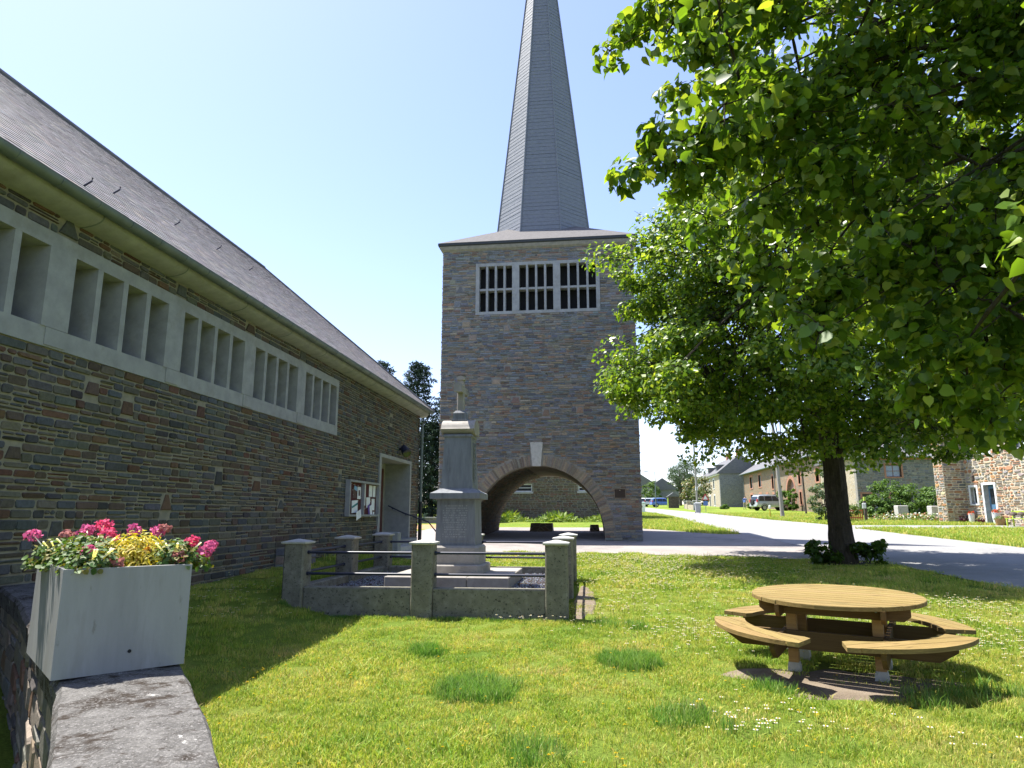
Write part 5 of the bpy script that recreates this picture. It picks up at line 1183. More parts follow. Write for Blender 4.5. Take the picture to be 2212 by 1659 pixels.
# ------------------------------------------------------------------ street things
# silver off-roader parked before the farmhouse: local X forward, Y left
def make_car(root, L=4.75, W=1.85, paint='carpaint', spare=True, H=1.85):
    hw = W / 2; g = H / 1.85
    sec = []   # (x, zbottom, belt z, roof z, half width at roof)
    prof_top = [(-2.3, 1.05, .92), (-2.25, 1.10, .9), (-2.1, 1.70, .74), (-1.9, 1.82, .72), (-.6, 1.86, .72), (.25, 1.82, .70), (.95, 1.18, .80), (1.3, 1.10, .84), (2.0, 1.02, .84), (2.3, .90, .78), (2.36, .7, .72)]
    rings = []
    for x, zt, wt in prof_top:
        s = L / 4.75; zt *= g; zb = .42 * g if abs(x) < 2.2 else .5 * g
        hwx = hw * (1 if abs(x) < 2.1 else .93); belt = min(1.10 * g, zt - .01); wt = wt * W / 1.85
        rings.append([(x * s, -hwx * .95, zb), (x * s, -hwx, zb + .16), (x * s, -hwx, belt - .12), (x * s, -min(hwx, max(wt, .9 * hwx)), belt), (x * s, -wt, zt - .06), (x * s, -wt * .85, zt), (x * s, wt * .85, zt), (x * s, wt, zt - .06), (x * s, min(hwx, max(wt, .9 * hwx)), belt), (x * s, hwx, belt - .12), (x * s, hwx, zb + .16), (x * s, hwx * .95, zb)])
    s = L / 4.75
    body = MB().loft(rings).build('body', paint, root, local=True, smooth=True)
    for sy in (-1, 1):
        for (x0, x1, t0, t1) in ((-2.02, -1.35, -1.95, -1.35), (-1.28, -.35, -1.28, -.35), (-.28, .72, -.28, .2)):
            y0, y1 = sy * (hw * .935 + .004), sy * (.735 * W / 1.85 + .006)
            v = [(x0 * s, y0, 1.14 * g), (x1 * s, y0, 1.14 * g), (t1 * s, y1, 1.70 * g), (t0 * s, y1, 1.70 * g)]
            v += [(a, b - sy * .05, c) for a, b, c in v]
            MB().add(v, [(0, 1, 2, 3), (4, 5, 6, 7), (0, 1, 5, 4), (1, 2, 6, 5), (2, 3, 7, 6), (3, 0, 4, 7)]).build('side_window', 'glass', body, local=True)
        for x in (1.42 * s, -1.42 * s):
            prof = [(.02, -.11), (.33, -.11), (.37, -.07), (.37, .07), (.33, .11), (.02, .11)]
            wh = MB().loft([[(x + r_ * g * math.cos(t), sy * (hw - .1) + o_, .37 * g + r_ * g * math.sin(t)) for t in np.linspace(0, 2 * math.pi, 18, endpoint=False)] for r_, o_ in prof]).build('wheel', 'tyre', root, local=True, smooth=True)
            MB().loft([[(x + r_ * g * math.cos(t), sy * (hw - .1) + sy * o_, .37 * g + r_ * g * math.sin(t)) for t in np.linspace(0, 2 * math.pi, 12, endpoint=False)] for r_, o_ in ((.03, .125), (.2, .115), (.235, .112))]).build('rim', 'rim', wh, local=True)
            MB().loft([[(x + r_ * g * math.cos(t), sy * (hw + .005), .40 * g + r_ * g * math.sin(t)) for t in np.linspace(-.1, math.pi + .1, 12)] for r_ in (.385, .44)], False, False, closed=False).build('wheel_arch', 'black', body, local=True)
        MB().box(2.22 * s, 2.33 * s, sy * .62 - .16, sy * .62 + .16, .82 * g, .95 * g).build('headlight', 'glass_sky', body, local=True)
        MB().box(-2.34 * s, -2.2 * s, sy * .8 - .08, sy * .8 + .08, 1.0 * g, 1.35 * g).build('tail_light', 'redsign', body, local=True)
        MB().box(.7 * s, .85 * s, sy * (hw + .12) - .1, sy * (hw + .12) + .06, 1.1 * g, 1.25 * g).build('mirror', paint, body, local=True)
    v = [(.93 * s, -.72 * W / 1.85, 1.21 * g), (.93 * s, .72 * W / 1.85, 1.21 * g), (.33 * s, .63 * W / 1.85, 1.775 * g), (.33 * s, -.63 * W / 1.85, 1.775 * g)]; v2 = [(a + .035, b, c + .03) for a, b, c in v]
    MB().add(v + v2, [(0, 1, 2, 3), (4, 5, 6, 7), (0, 1, 5, 4), (1, 2, 6, 5), (2, 3, 7, 6), (3, 0, 4, 7)]).build('windscreen', 'glass', body, local=True)
    v = [(-2.255 * s, -.7, 1.15 * g), (-2.255 * s, .7, 1.15 * g), (-2.13 * s, .62, 1.66 * g), (-2.13 * s, -.62, 1.66 * g)]; v2 = [(a - .03, b, c) for a, b, c in v]
    MB().add(v + v2, [(0, 1, 2, 3), (4, 5, 6, 7), (0, 1, 5, 4), (1, 2, 6, 5), (2, 3, 7, 6), (3, 0, 4, 7)]).build('rear_window', 'glass', body, local=True)
    MB().box(-2.40 * s, -2.25 * s, -.88 * hw, .88 * hw, .5 * g, .72 * g).build('bumper', paint, body, local=True); MB().box(2.28 * s, 2.42 * s, -.85 * hw, .85 * hw, .45 * g, .7 * g).build('bumper', paint, body, local=True)
    if spare: MB().loft([[(-2.28 - o_, .15 + r_ * math.cos(t), .98 + r_ * math.sin(t)) for t in np.linspace(0, 2 * math.pi, 18, endpoint=False)] for r_, o_ in ((.36, .0), (.38, .05), (.38, .17), (.3, .21), (.05, .22))]).build('spare_wheel', 'tyre', root, local=True)
    MB().tube([(-1.9 * s, .68, 1.9 * g), (.1 * s, .66, 1.9 * g)], .025, 6).build('roof_rail', 'rim', body, local=True); MB().tube([(-1.9 * s, -.68, 1.9 * g), (.1 * s, -.66, 1.9 * g)], .025, 6).build('roof_rail', 'rim', body, local=True)
x, y = 20.9, 87.0
car = thing('parked_car', 'silver off-road car with rear spare wheel parked before the farmhouse', 'car', (x, y, T(x, y)), R(18))
make_car(car)
for (x, y, rz, pm, lab) in ((9.4, 124, 80, 'carpaint', 'distant silver car beyond the street lamp'), (8.0, 127, 85, 'white', 'distant white car beyond the street lamp'), (11.1, 119.5, 10, 'bluesign', 'distant dark blue car parked before the little shed')):
    c = thing('far_car', lab, 'car', (x, y, T(x, y)), R(rz), group='cars parked far down the road'); make_car(c, 4.2, 1.75, pm, False, 1.5)

def pole(x, y, h, r0, r1, lean, mat, name, label, group=None):
    z = T(x, y); p = thing(name, label, 'pole', (x, y, z), group=group)
    MB().tube([(x, y, z - .3), (x + lean * .5, y, z + h * .5), (x + lean, y, z + h)], [r0, (r0 + r1) / 2, r1], 10).build('shaft', mat, p, smooth=True); return p, Vector((x + lean, y, z + h))
p, t1 = pole(15.1, 59.3, 8.6, .16, .11, -.32, 'pole', 'utility_pole', 'leaning grey utility pole on the verge by the yellow marker')
for k in (-1, 0, 1): MB().lathe([(.03, t1.z - .5), (.05, t1.z - .42), (.02, t1.z - .34)], t1.x + k * .3, t1.y, 8).build('insulator', 'white', p)
MB().box(t1.x - .4, t1.x + .4, t1.y - .04, t1.y + .04, t1.z - .58, t1.z - .5).build('crossarm', 'rustpole', p)
p, t2 = pole(19.2, 67.1, 6.8, .09, .07, -.15, 'rustpole', 'utility_pole', 'thin dark rusty pole in front of the farmhouse wall')
MB().tube([(t2.x, t2.y, t2.z - .4), (t2.x + .6, t2.y, t2.z + .5)], .05, 6).build('stay', 'rustpole', p)
p, t3 = pole(11.3, 80.4, 8.0, .13, .09, -.1, 'pole', 'utility_pole', 'grey utility pole rising beside the garden wall')
MB().box(t3.x - .05, t3.x + .2, t3.y - .1, t3.y + .1, t3.z - 5.6, t3.z - 5.2).build('meter_box', 'white', p)
p, t4 = pole(9.4, 113, 5.6, .1, .06, 0, 'zinc', 'street_lamp', 'distant street lamp with a short arm over the road')
MB().tube([t4, t4 + Vector((-.5, 0, .15)), t4 + Vector((-1.2, 0, .2))], .035, 6).build('arm', 'zinc', p); MB().box(t4.x - 1.7, t4.x - 1.1, t4.y - .12, t4.y + .12, t4.z + .14, t4.z + .26).build('lamp_head', 'zinc', p)

def bin_(x, y, mat, lid, label, s=1.0):
    z = T(x, y) + .02; b = thing('wheelie_bin', label, 'bin', (x, y, z))
    MB().loft([[(x + a * q * s, y + c * q * s * 1.1, zz) for a, c in ((-1, -1), (1, -1), (1, 1), (-1, 1))] for q, zz in ((.22, z + .06), (.29, z + .95 * s))]).build('body', mat, b)
    MB().loft([[(x + a * q * s, y + c * q * s * 1.1, zz) for a, c in ((-1, -1), (1, -1), (1, 1), (-1, 1))] for q, zz in ((.32, z + .95 * s), (.32, z + 1.0 * s), (.2, z + 1.08 * s))]).build('lid', lid, b)
    for k in (-1, 1): MB().loft([[(x + k * .22 * s + o_, y + .2 * s + r_ * math.cos(t), z + .1 + r_ * math.sin(t)) for t in np.linspace(0, 6.283, 12, endpoint=False)] for r_, o_ in ((.1, -.03), (.1, .03))]).build('wheel', 'tyre', b)
bin_(10.2, 72.5, 'bin_grey', 'bin_grey', 'light grey wheelie bin standing at the road edge by the garden wall')
bin_(4.9, 76.0, 'white', 'bin_green', 'white and green recycling bin just beyond the bell tower')
# garden wall piers and low walls across the road
for k, (x, y, h) in enumerate(((12.0, 84.5, 1.15), (12.2, 89, 1.15), (12.3, 96, 1.05), (12.9, 104, 1.0), (13.2, 99.5, .95))):
    z = T(x, y); q = thing('garden_pier', ('pale garden wall pier next to the grey utility pole', 'dark garden pier at the shrub garden entrance', 'garden pier below the flowering shrub', 'garden pier next to the little shed', 'low garden pier amid pale flowers')[k], 'pier', (x, y, z), group='garden piers across the road')
    MB().bbox(x - .22, x + .22, y - .22, y + .22, z - .2, z + h, .02).build('pier', 'rubble_cream' if k in (0, 2) else 'rubble_grey', q); MB().bbox(x - .28, x + .28, y - .28, y + .28, z + h, z + h + .09, .02).build('cap', 'concrete_cap', q)
gw = thing('garden_wall', 'low stone garden wall along the far side of the road', 'wall', (12.6, 95, T(12, 95)))
for (x0, y0, x1, y1) in ((12.25, 89.3, 12.28, 95.7), (12.35, 96.3, 12.85, 103.7)):
    d = Vector((x1 - x0, y1 - y0, 0)).normalized(); nn = Vector((-d.y, d.x, 0)) * .15
    v = [(x + s * nn.x, y + s * nn.y, T(x, y) + z) for (x, y) in ((x0, y0), (x1, y1)) for z in (-.2, .62) for s in (-1, 1)]
    MB().add(v, [(0, 1, 3, 2), (4, 6, 7, 5), (0, 4, 5, 1), (2, 3, 7, 6), (0, 2, 6, 4), (1, 5, 7, 3)]).build('wall_run', 'rubble_cream', gw)
# little dark shed / shelter
x, y = 11.4, 108.6; z = T(x, y)
sh = thing('shed', 'little dark wooden shed with a yellow green framed front', 'shed', (x, y, z))
MB().box(x - .55, x + 1.0, y - .9, y + .9, z - .1, z + 1.75).build('wall', 'rustpole', sh)
MB().add([(x + a, y + c, z + h) for c in (-1.05, 1.05) for a, h in ((-.75, 1.7), (.22, 2.35), (1.2, 1.7))], [(0, 1, 2), (3, 5, 4), (0, 3, 4, 1), (1, 4, 5, 2), (0, 2, 5, 3)]).build('roof', 'slate_far', sh)
for k in range(3): MB().box(x - .62 - .0, x - .56, y - .9 + k * .55, y - .9 + k * .55 + .2, z - .05, z + 1.55).build('front_board', 'lime_paint', sh)
# warning triangle and blue board by the cream house
x, y = 11.9, 78.5; z = T(x, y)
sg = thing('road_sign', 'red and white triangular road sign above a blue board', 'sign', (x, y, z))
MB().tube([(x, y, z - .2), (x, y, z + 2.0)], .03, 8).build('post', 'zinc', sg)
def tri(s, y_, mat, nm, zc): return MB().prism([(x - s, zc - s * .58), (x + s, zc - s * .58), (x, zc + s * 1.15)], 'y', y_ - .012, y_).build(nm, mat, sg)
tri(.42, y - .03, 'redsign', 'sign_plate', z + 1.55); tri(.26, y - .044, 'white', 'sign_face', z + 1.53)
MB().box(x - .25, x + .25, y - .05, y - .03, z + .75, z + 1.2).build('sign_board', 'bluesign', sg)
# yellow gas marker with white cap
x, y = 13.5, 56.7; z = T(x, y); mk = thing('marker_post', 'slim yellow marker post with white cap on the grass verge', 'post', (x, y, z))
MB().tube([(x, y, z - .1), (x, y, z + .72)], .04, 8).build('shaft', 'yellow', mk); MB().lathe([(.05, z + .7), (.085, z + .74), (.085, z + .92), (.02, z + 1.0)], x, y, 10).build('cap', 'white', mk)
# orange wooden gate with dark post and letter box
x, y = 17.35, 49.4; z = T(x, y)
gt = thing('garden_gate', 'small orange wooden picket gate beside the barn hedge', 'gate', (x, y, z))
for k in range(7): MB().box(x - .36 + k * .12, x - .36 + k * .12 + .07, y - .02, y + .01, z + .05, z + .86 - .06 * abs(k - 3) * .5).build('picket', 'orange_wood', gt)
for zz in (.2, .68): MB().box(x - .38, x + .45, y + .012, y + .04, z + zz, z + zz + .08).build('crossbar', 'orange_wood', gt)
x2 = x + .62; lb = thing('letter_box_post', 'dark post carrying a pale letter box beside the orange gate', 'letter box', (x2, y, z))
MB().box(x2 - .08, x2 + .08, y - .08, y + .08, z - .1, z + 1.35).build('post', 'rustpole', lb); MB().bbox(x2 - .22, x2 + .02, y - .16, y - .081, z + .85, z + 1.2, .02).build('box', 'white', lb); MB().box(x2 - .06, x2 + .06, y - .07, y + .07, z + 1.36, z + 1.62).build('lamp', 'lime_paint', lb)
for k, (px, py) in enumerate(((20.9, 51.0), (22.0, 48.6))):
    z = T(px, py); gp = thing('gate_post', ('thick concrete gate post in the middle of the hedge', 'thick concrete gate post close to the house buttress')[k], 'gate post', (px, py, z), group='concrete gate posts by the hedge')
    rr = lambda q, zz: [(px + a * q, py + c * q * 1.0, zz) for a, c in ((-1, -1), (1, -1), (1, 1), (-1, 1))]
    MB().loft([rr(.33, z - .2), rr(.33, z + .98), rr(.30, z + 1.02)]).build('post', 'concrete_cap', gp); MB().tube([(px, py, z + 1.0), (px, py, z + 1.2)], .02, 6).build('hinge_pin', 'iron', gp)

# ------------------------------------------------------------------ people far off by the farmhouse
def person(x, y, h, rz, shirt, label, bend=0.0):
    z = T(x, y); k = h / 1.75
    J = {'pel': (0, 0, .95), 'chest': (0, .04 + bend * .2, 1.25), 'neck': (0, .03 + bend * .35, 1.5), 'head': (0, .05 + bend * .45, 1.6), 'top': (0, .05 + bend * .5, 1.72),
         'hl': (.1, 0, .9), 'kl': (.11, .06, .5), 'al': (.12, -.04, .09), 'tl': (.13, .12, .03), 'hr': (-.1, 0, .9), 'kr': (-.11, -.02, .5), 'ar': (-.12, -.12, .09), 'tr': (-.13, .05, .03),
         'sl': (.19, .03 + bend * .3, 1.42), 'el': (.27, .06 + bend * .4, 1.15), 'wl': (.24, .24 + bend * .5, .98), 'fl': (.22, .32 + bend * .55, .93), 'sr': (-.19, .03 + bend * .3, 1.42), 'er': (-.27, .02 + bend * .35, 1.13), 'wr': (-.24, .16 + bend * .5, .92), 'fr': (-.22, .22 + bend * .55, .85)}
    rad = {'pel': .15, 'chest': .16, 'neck': .06, 'head': .095, 'top': .07, 'hl': .1, 'kl': .065, 'al': .045, 'tl': .04, 'hr': .1, 'kr': .065, 'ar': .045, 'tr': .04, 'sl': .075, 'el': .05, 'wl': .035, 'fl': .03, 'sr': .075, 'er': .05, 'wr': .035, 'fr': .03}
    E = [('pel', 'chest'), ('chest', 'neck'), ('neck', 'head'), ('head', 'top'), ('pel', 'hl'), ('hl', 'kl'), ('kl', 'al'), ('al', 'tl'), ('pel', 'hr'), ('hr', 'kr'), ('kr', 'ar'), ('ar', 'tr'), ('neck', 'sl'), ('sl', 'el'), ('el', 'wl'), ('wl', 'fl'), ('neck', 'sr'), ('sr', 'er'), ('er', 'wr'), ('wr', 'fr')]
    names = list(J); p = thing('person', label, 'person', (x, y, z), rz)
    me = bpy.data.meshes.new('body'); me.from_pydata([tuple(c * k for c in J[n]) for n in names], [(names.index(a), names.index(b)) for a, b in E], [])
    ob = bpy.data.objects.new('body', me); COL.objects.link(ob); ob.parent = p
    ob.modifiers.new('skin', 'SKIN'); sub = ob.modifiers.new('sub', 'SUBSURF'); sub.levels = 1; sub.render_levels = 2
    for i, n in enumerate(names):
        sv = me.skin_vertices[0].data[i]; sv.radius = (rad[n] * k, rad[n] * k); sv.use_root = (n == 'pel')
    m, nt, pb, N, L = _nt('person_' + shirt)   # shirt above the waist, trousers below, skin on head and hands, by height on the body
    tc = N.new('ShaderNodeTexCoord'); sp_ = N.new('ShaderNodeSeparateXYZ'); L.new(tc.outputs['Object'], sp_.inputs[0])
    dv_ = N.new('ShaderNodeMath'); dv_.operation = 'DIVIDE'; dv_.inputs[1].default_value = h; L.new(sp_.outputs[2], dv_.inputs[0])
    sc_ = {'shirt': (.10, .17, .42), 'shirt2': (.2, .38, .62)}[shirt]
    r_ = ramp(nt, dv_.outputs[0], [(0, (.03, .025, .02)), (.055, (.34, .29, .21)), (.54, sc_), (.86, (.45, .28, .2))]); r_.color_ramp.interpolation = 'CONSTANT'
    L.new(r_.outputs[0], pb.inputs['Base Color']); pb.inputs['Roughness'].default_value = .85; me.materials.append(m)
    hd = MB(); c = J['top']; hd.loft([[(c[0] * k + q * k * math.cos(t), c[1] * k - .015 + q * k * math.sin(t), (zz) * k) for t in np.linspace(0, 6.283, 12, endpoint=False)] for q, zz in ((.105, 1.60), (.11, 1.66), (.085, 1.73), (.03, 1.765))]); hd.build('hair', 'hair', p, local=True, smooth=True)
person(19.2, 93.8, 1.72, R(-30), 'shirt', 'adult in blue shirt and khaki trousers bending forward near the car', .5)
person(20.0, 93.4, 1.05, R(150), 'shirt2', 'small child in light blue top facing the adult')
# ------------------------------------------------------------------ trees and shrubs
def bez(a, b, c, n=7): return [tuple(Vector(a) * (1 - t) ** 2 + Vector(b) * 2 * t * (1 - t) + Vector(c) * t * t) for t in np.linspace(0, 1, n)]
def leafy(parent, name, cl, per, size, tmpl, mat, pal, flat=.65, spread=.55, up=.7, cen=None, kind='stuff', droop=.0):
    """cl: cluster list (centre, radius); leaves fill each cluster, denser near its skin"""
    P_, D_, S_ = [], [], []
    for c, r_ in cl:
        n = max(3, int(per * RNG.uniform(.6, 1.4))); d = RNG.normal(0, 1, (n, 3)); d /= np.linalg.norm(d, axis=1)[:, None]
        q = d * (r_ * RNG.uniform(.2, 1, (n, 1)) ** .5) * np.array([1, 1, flat])
        q[:, 2] -= droop * (q[:, 0] ** 2 + q[:, 1] ** 2) / max(r_, .01)
        out = np.array(c) - (np.array(cen) if cen is not None else np.array(c)); L = np.linalg.norm(out) or 1
        P_.append(np.array(c) + q); D_.append(d * .5 + out / L * .5 + np.array([0, 0, up])); S_.append(RNG.uniform(*size, n))
    P_ = np.concatenate(P_); D_ = np.concatenate(D_); S_ = np.concatenate(S_)
    return link(name, leaves_mesh(name, P_, D_, S_, tmpl, mat, pick(pal, len(P_), .22), spread), parent, kind)
LIME = [(.085, .165, .018), (.12, .215, .022), (.15, .245, .026), (.065, .13, .02), (.19, .28, .034), (.25, .32, .05), (.10, .185, .02)]
def nearest(samples, p): return min(samples, key=lambda s: (Vector(s[0]) - Vector(p)).length)
def crown_limbs(root, limbs, clusters, twr=.012, mat='bark'):
    samples = []
    for pts, r0, r1 in limbs:
        n = len(pts); rr = [r0 + (r1 - r0) * i / (n - 1) for i in range(n)]
        MB().tube(pts, rr, 8).build('limb', mat, root, smooth=True)
        samples += [(p, rr[i]) for i, p in enumerate(pts) if i > n // 4]
    tw = MB()
    for c, r_ in clusters:
        p, rr = nearest(samples, c); a = Vector(p); b = Vector(c); m_ = (a + b) / 2 + Vector((0, 0, .08 * (b - a).length))
        tw.tube(bez(a, m_, b, 5), [min(rr * .7, twr * 2.2), twr * 1.7, twr * 1.3, twr, twr * .5], 5)
        for k in range(3):
            e = b + Vector(RNG.normal(0, 1, 3)).normalized() * r_ * .9; tw.tube([b + (a - b) * .12, (b + e) / 2 + Vector((0, 0, .03)), e], [twr * .7, twr * .5, twr * .2], 4)
    tw.build('twigs', mat, root, kind='stuff')

# mid-distance lime on the lawn
tx, ty = 6.33, 19.2; tz = T(tx, ty)
lime = thing('lime_tree', 'young lime tree with dark upright trunk on the lawn before the road', 'tree', (tx, ty, tz))
def bark_trunk(root, pts, rads, n=20, amp=.06):
    b = MB(); rings = []
    dense = []
    for (p, q, ra, rb) in zip(pts, pts[1:], rads, rads[1:]):
        for t in np.linspace(0, 1, 9, endpoint=False): dense.append((Vector(p).lerp(Vector(q), t), ra + (rb - ra) * t))
    dense.append((Vector(pts[-1]), rads[-1]))
    for i, (p, r_) in enumerate(dense):
        rings.append([(p.x + r_ * (1 + amp * math.sin(5 * t + i * .35) + amp * .7 * math.sin(9 * t - i * .2 + 1) + random.uniform(-.025, .025)) * math.cos(t), p.y + r_ * (1 + amp * math.sin(5 * t + i * .35) + amp * .7 * math.sin(9 * t - i * .2 + 1)) * math.sin(t), p.z) for t in np.linspace(0, 2 * math.pi, n, endpoint=False)])
    return b.loft(rings).build('trunk', 'bark', root, smooth=True)
bark_trunk(lime, [(tx, ty, tz - .2), (tx, ty, tz + .25), (tx - .02, ty, tz + 1.2), (tx - .05, ty, tz + 2.6), (tx - .1, ty + .05, tz + 4.5), (tx - .1, ty, tz + 7), (tx, ty, tz + 10)], [.42, .32, .275, .265, .25, .17, .05], 22)
CC = Vector((tx - .1, ty, tz + 6.6)); RXc, RZc = 5.55, 5.5
limbs = []
for k in range(15):
    a = k * 2.4 + random.uniform(-.3, .3); h = 2.7 + (k % 5) * 1.05 + random.uniform(-.2, .2); e = random.uniform(.55, .8)
    el = -.12 + .2 * (k % 5)
    tip = Vector((tx + RXc * e * math.cos(a) * math.cos(el), ty + RXc * e * math.sin(a) * math.cos(el), tz + h + .8 + 4.0 * math.sin(max(0, el))))
    limbs.append((bez((tx - .08, ty, tz + h), ((tx + tip.x) / 2, (ty + tip.y) / 2, tz + h + .9 + .3 * (k % 5)), tip, 8), .09 - .010 * (k % 5), .02))
clusters = []; tries = 0
while len(clusters) < 980 and tries < 60000:
    tries += 1
    d = RNG.normal(0, 1, 3); d /= np.linalg.norm(d); rr = RNG.uniform(.3, 1) ** .38
    lump = 1 + .13 * math.sin(3.1 * d[0] * 3 + 1.3) * math.sin(2.7 * d[1] * 3 + .4) + .1 * math.sin(5 * d[2] * 2 + 2 * d[0])
    p = CC + Vector((d[0] * RXc, d[1] * RXc * .92, d[2] * RZc)) * (rr * lump)
    hor = math.hypot(p.x - tx, p.y - ty)
    if p.z < tz + 3.65 - .10 * hor + .45 * math.sin(p.x * 1.7) * math.sin(p.y * 1.3) - .5 * max(0, math.sin(p.x * 2.6 + p.y * 1.1)) ** 4: continue
    if p.z < tz + 4.0 and hor < 1.4: continue
    clusters.append((tuple(p), random.uniform(.38, .72)))
crown_limbs(lime, limbs, clusters, .014)
leafy(lime, 'crown', clusters, 165, (.08, .155), LEAF_KITE, 'leaf', LIME, .6, .55, .75, CC, droop=.25)
# shoots round its foot
for k, (dx, dy, r_, lab) in enumerate(((-.52, -.2, .36, 'leafy lime shoots on the tower side of the trunk foot'), (.5, -.22, .40, 'leafy lime shoots on the road side of the trunk foot'))):
    x, y = tx + dx, ty + dy; z = T(x, y); s_ = thing('basal_shoots', lab, 'shrub', (x, y, z), group='shoots at the lime tree foot')
    cl = [((x + random.uniform(-1, 1) * r_, y + random.uniform(-1, 1) * r_ * .6, z + random.uniform(.08, .55)), .16) for i in range(14)]
    leafy(s_, 'leaves', cl, 26, (.08, .14), LEAF_HEART, 'leaf', [(.06, .12, .02), (.08, .15, .02), (.05, .10, .018)], .8, .6, .8)
    b = MB(); [b.tube([(x, y, z - .05), ((x + c[0]) / 2, (y + c[1]) / 2, c[2] * .6 + z * .4), c], .006, 4) for c, _ in cl]; b.build('stems', 'bark', s_)

# large lime whose boughs reach in from the right; trunk stands right of the view
nxp, nyp = 6.1, 5.7; nz = T(nxp, nyp)
big = thing('lime_tree', 'large old lime tree with low spreading boughs beside the picnic table', 'tree', (nxp, nyp, nz))
bark_trunk(big, [(nxp, nyp, nz - .2), (nxp, nyp, nz + .3), (nxp, nyp, nz + 1.5), (nxp, nyp, nz + 4), (nxp, nyp + .1, nz + 8), (nxp, nyp, nz + 11)], [.62, .5, .45, .42, .26, .08], 22)
# crown: rounded on the lawn side, lower rim follows the boughs, trimmed to cast no shadow in view
RIM = [(-9, .19), (-.56, .165), (-.50, .15), (-.46, .205), (-.40, .235), (-.34, .185), (-.30, .18), (-.27, .235), (-.24, .285), (-.19, .35), (-.12, .40), (-.07, .445), (-.025, .56), (.045, .625), (.08, .78), (.12, .9)]
def hang_rim(p, m_=0):
    v = p - cam.location; l, d = v.dot(RT), v.dot(FH); fy = d * math.cos(PITCH) + v.z * math.sin(PITCH); up = v.z * math.cos(PITCH) - d * math.sin(PITCH)
    return l / fy > interp(RIM, -up / fy) - m_
def hang_shadow_ok(p):
    v = p - cam.location; l, d = v.dot(RT), v.dot(FH)
    if d < 1.9 and abs(l) < 2.6 and p.z < 5: return False
    if d > .3:
        fy = d * math.cos(PITCH) + v.z * math.sin(PITCH); up = v.z * math.cos(PITCH) - d * math.sin(PITCH)
        if fy < .2: return True
        a, e = l / fy, -up / fy        # slopes seen from the lawn entrance
        # the rim of the bough canopy as slopes (sideways, downwards)
        rim = [(-9, .19), (-.56, .175), (-.50, .16), (-.46, .222), (-.40, .25), (-.34, .215), (-.30, .20), (-.27, .245), (-.24, .30), (-.19, .36), (-.12, .41), (-.07, .455), (-.025, .57), (.045, .625), (.08, .78), (.12, .9)]
        if a < .85:
            if e > .105: return False
            if a < interp(rim, e): return False
    h = p.z - T(p.x, p.y); sx, sy = p.x + .41 * h, p.y - .17 * h; l2, d2 = lat_dep(sx, sy)
    if 4.3 < d2 < 15 and l2 / d2 < .76: return False  # leaves out clusters whose cast shadow would fall on the lawn in view
    return True
NC = Vector((nxp, nyp, nz + 5.9)); NR = Vector((6.5, 6.0, 4.0))
ncl = []; tries = 0
while len(ncl) < 800 and tries < 150000:
    tries += 1
    d = RNG.normal(0, 1, 3); d /= np.linalg.norm(d); rr = RNG.uniform(.2, 1) ** .5
    p = NC + Vector((d[0] * NR.x, d[1] * NR.y, d[2] * NR.z)) * rr
    if p.z < nz + 2.35 or (p - cam.location).length < 2.2: continue
    if not hang_shadow_ok(p): continue
    ncl.append((tuple(p), random.uniform(.3, .5)))
# long lower boughs that droop over the lawn entrance, with sprays along their outer half
nl = []; bcl = []
for (la, de, tz_) in ((0.74, 4.6, 5.1), (0.92, 4.8, 5.46), (0.77, 4.3, 3.94), (1.0, 4.5, 4.19), (1.21, 4.6, 4.02), (1.43, 4.7, 3.75), (1.77, 4.6, 3.4), (2.0, 4.3, 2.8), (2.08, 4.5, 3.05), (2.55, 4.6, 2.68), (2.72, 4.4, 2.4), (2.98, 4.3, 2.3), (1.31, 5, 5.02), (1.4, 4.6, 5.14), (1.56, 4.6, 4.26), (1.8, 4.5, 3.8), (2.14, 4.3, 3.2), (2.5, 4.2, 2.87), (1.04, 4.5, 5.38), (1.65, 4.4, 4.62), (2.0, 4.2, 3.97), (2.3, 4.0, 3.4), (2.72, 4.0, 2.65)):
    tip = RT * la + FH * de; tip.z = tz_; h = tz_ + .5 + .25 * (4 - la); q = bez((nxp, nyp, nz + h), ((nxp + tip.x) / 2, (nyp + tip.y) / 2, h + .7), tip, 12)
    nl.append((q, .045, .003))
    for i in range(4, 12):
        for k in range(2):
            p = Vector(q[i]) + Vector(RNG.normal(0, .14, 3)); p.z -= .06
            v = p - cam.location
            if v.dot(RT) / v.dot(FH) < la / de - .01: continue
            if not hang_rim(p, .012): continue
            bcl.append((tuple(p), random.uniform(.16, .27)))
    bcl.append((tuple(tip), .15))
for k in range(22):
    a = k * 2.399; h = 2.6 + (k % 6) * .95; e = random.uniform(.6, .9); el = -.05 + .16 * (k % 6)
    tip = Vector((nxp + NR.x * e * math.cos(a), nyp + NR.y * e * math.sin(a), nz + h + .3 + 2.4 * el))
    if not hang_shadow_ok(tip) or not hang_rim(tip, -.08): tip = Vector((nxp, nyp, tip.z)).lerp(tip, .55)
    if not hang_shadow_ok(tip) or (tip - cam.location).dot(FH) > 0 and not hang_rim(tip, -.08) or (tip - cam.location).length < 4.2: continue
    nl.append((bez((nxp, nyp, nz + h), ((nxp + tip.x) / 2, (nyp + tip.y) / 2, nz + h + 1.1), tip, 9), .075 - .007 * (k % 6), .003))
crown_limbs(big, nl, ncl + bcl, .0085)
leafy(big, 'crown', ncl, 120, (.045, .10), LEAF_HEART6, 'leaf', LIME, .75, .6, .55, NC, droop=.35)
leafy(big, 'bough_sprays', bcl, 70, (.035, .09), LEAF_HEART, 'leaf', LIME, .75, .6, .5, NC, droop=.4)
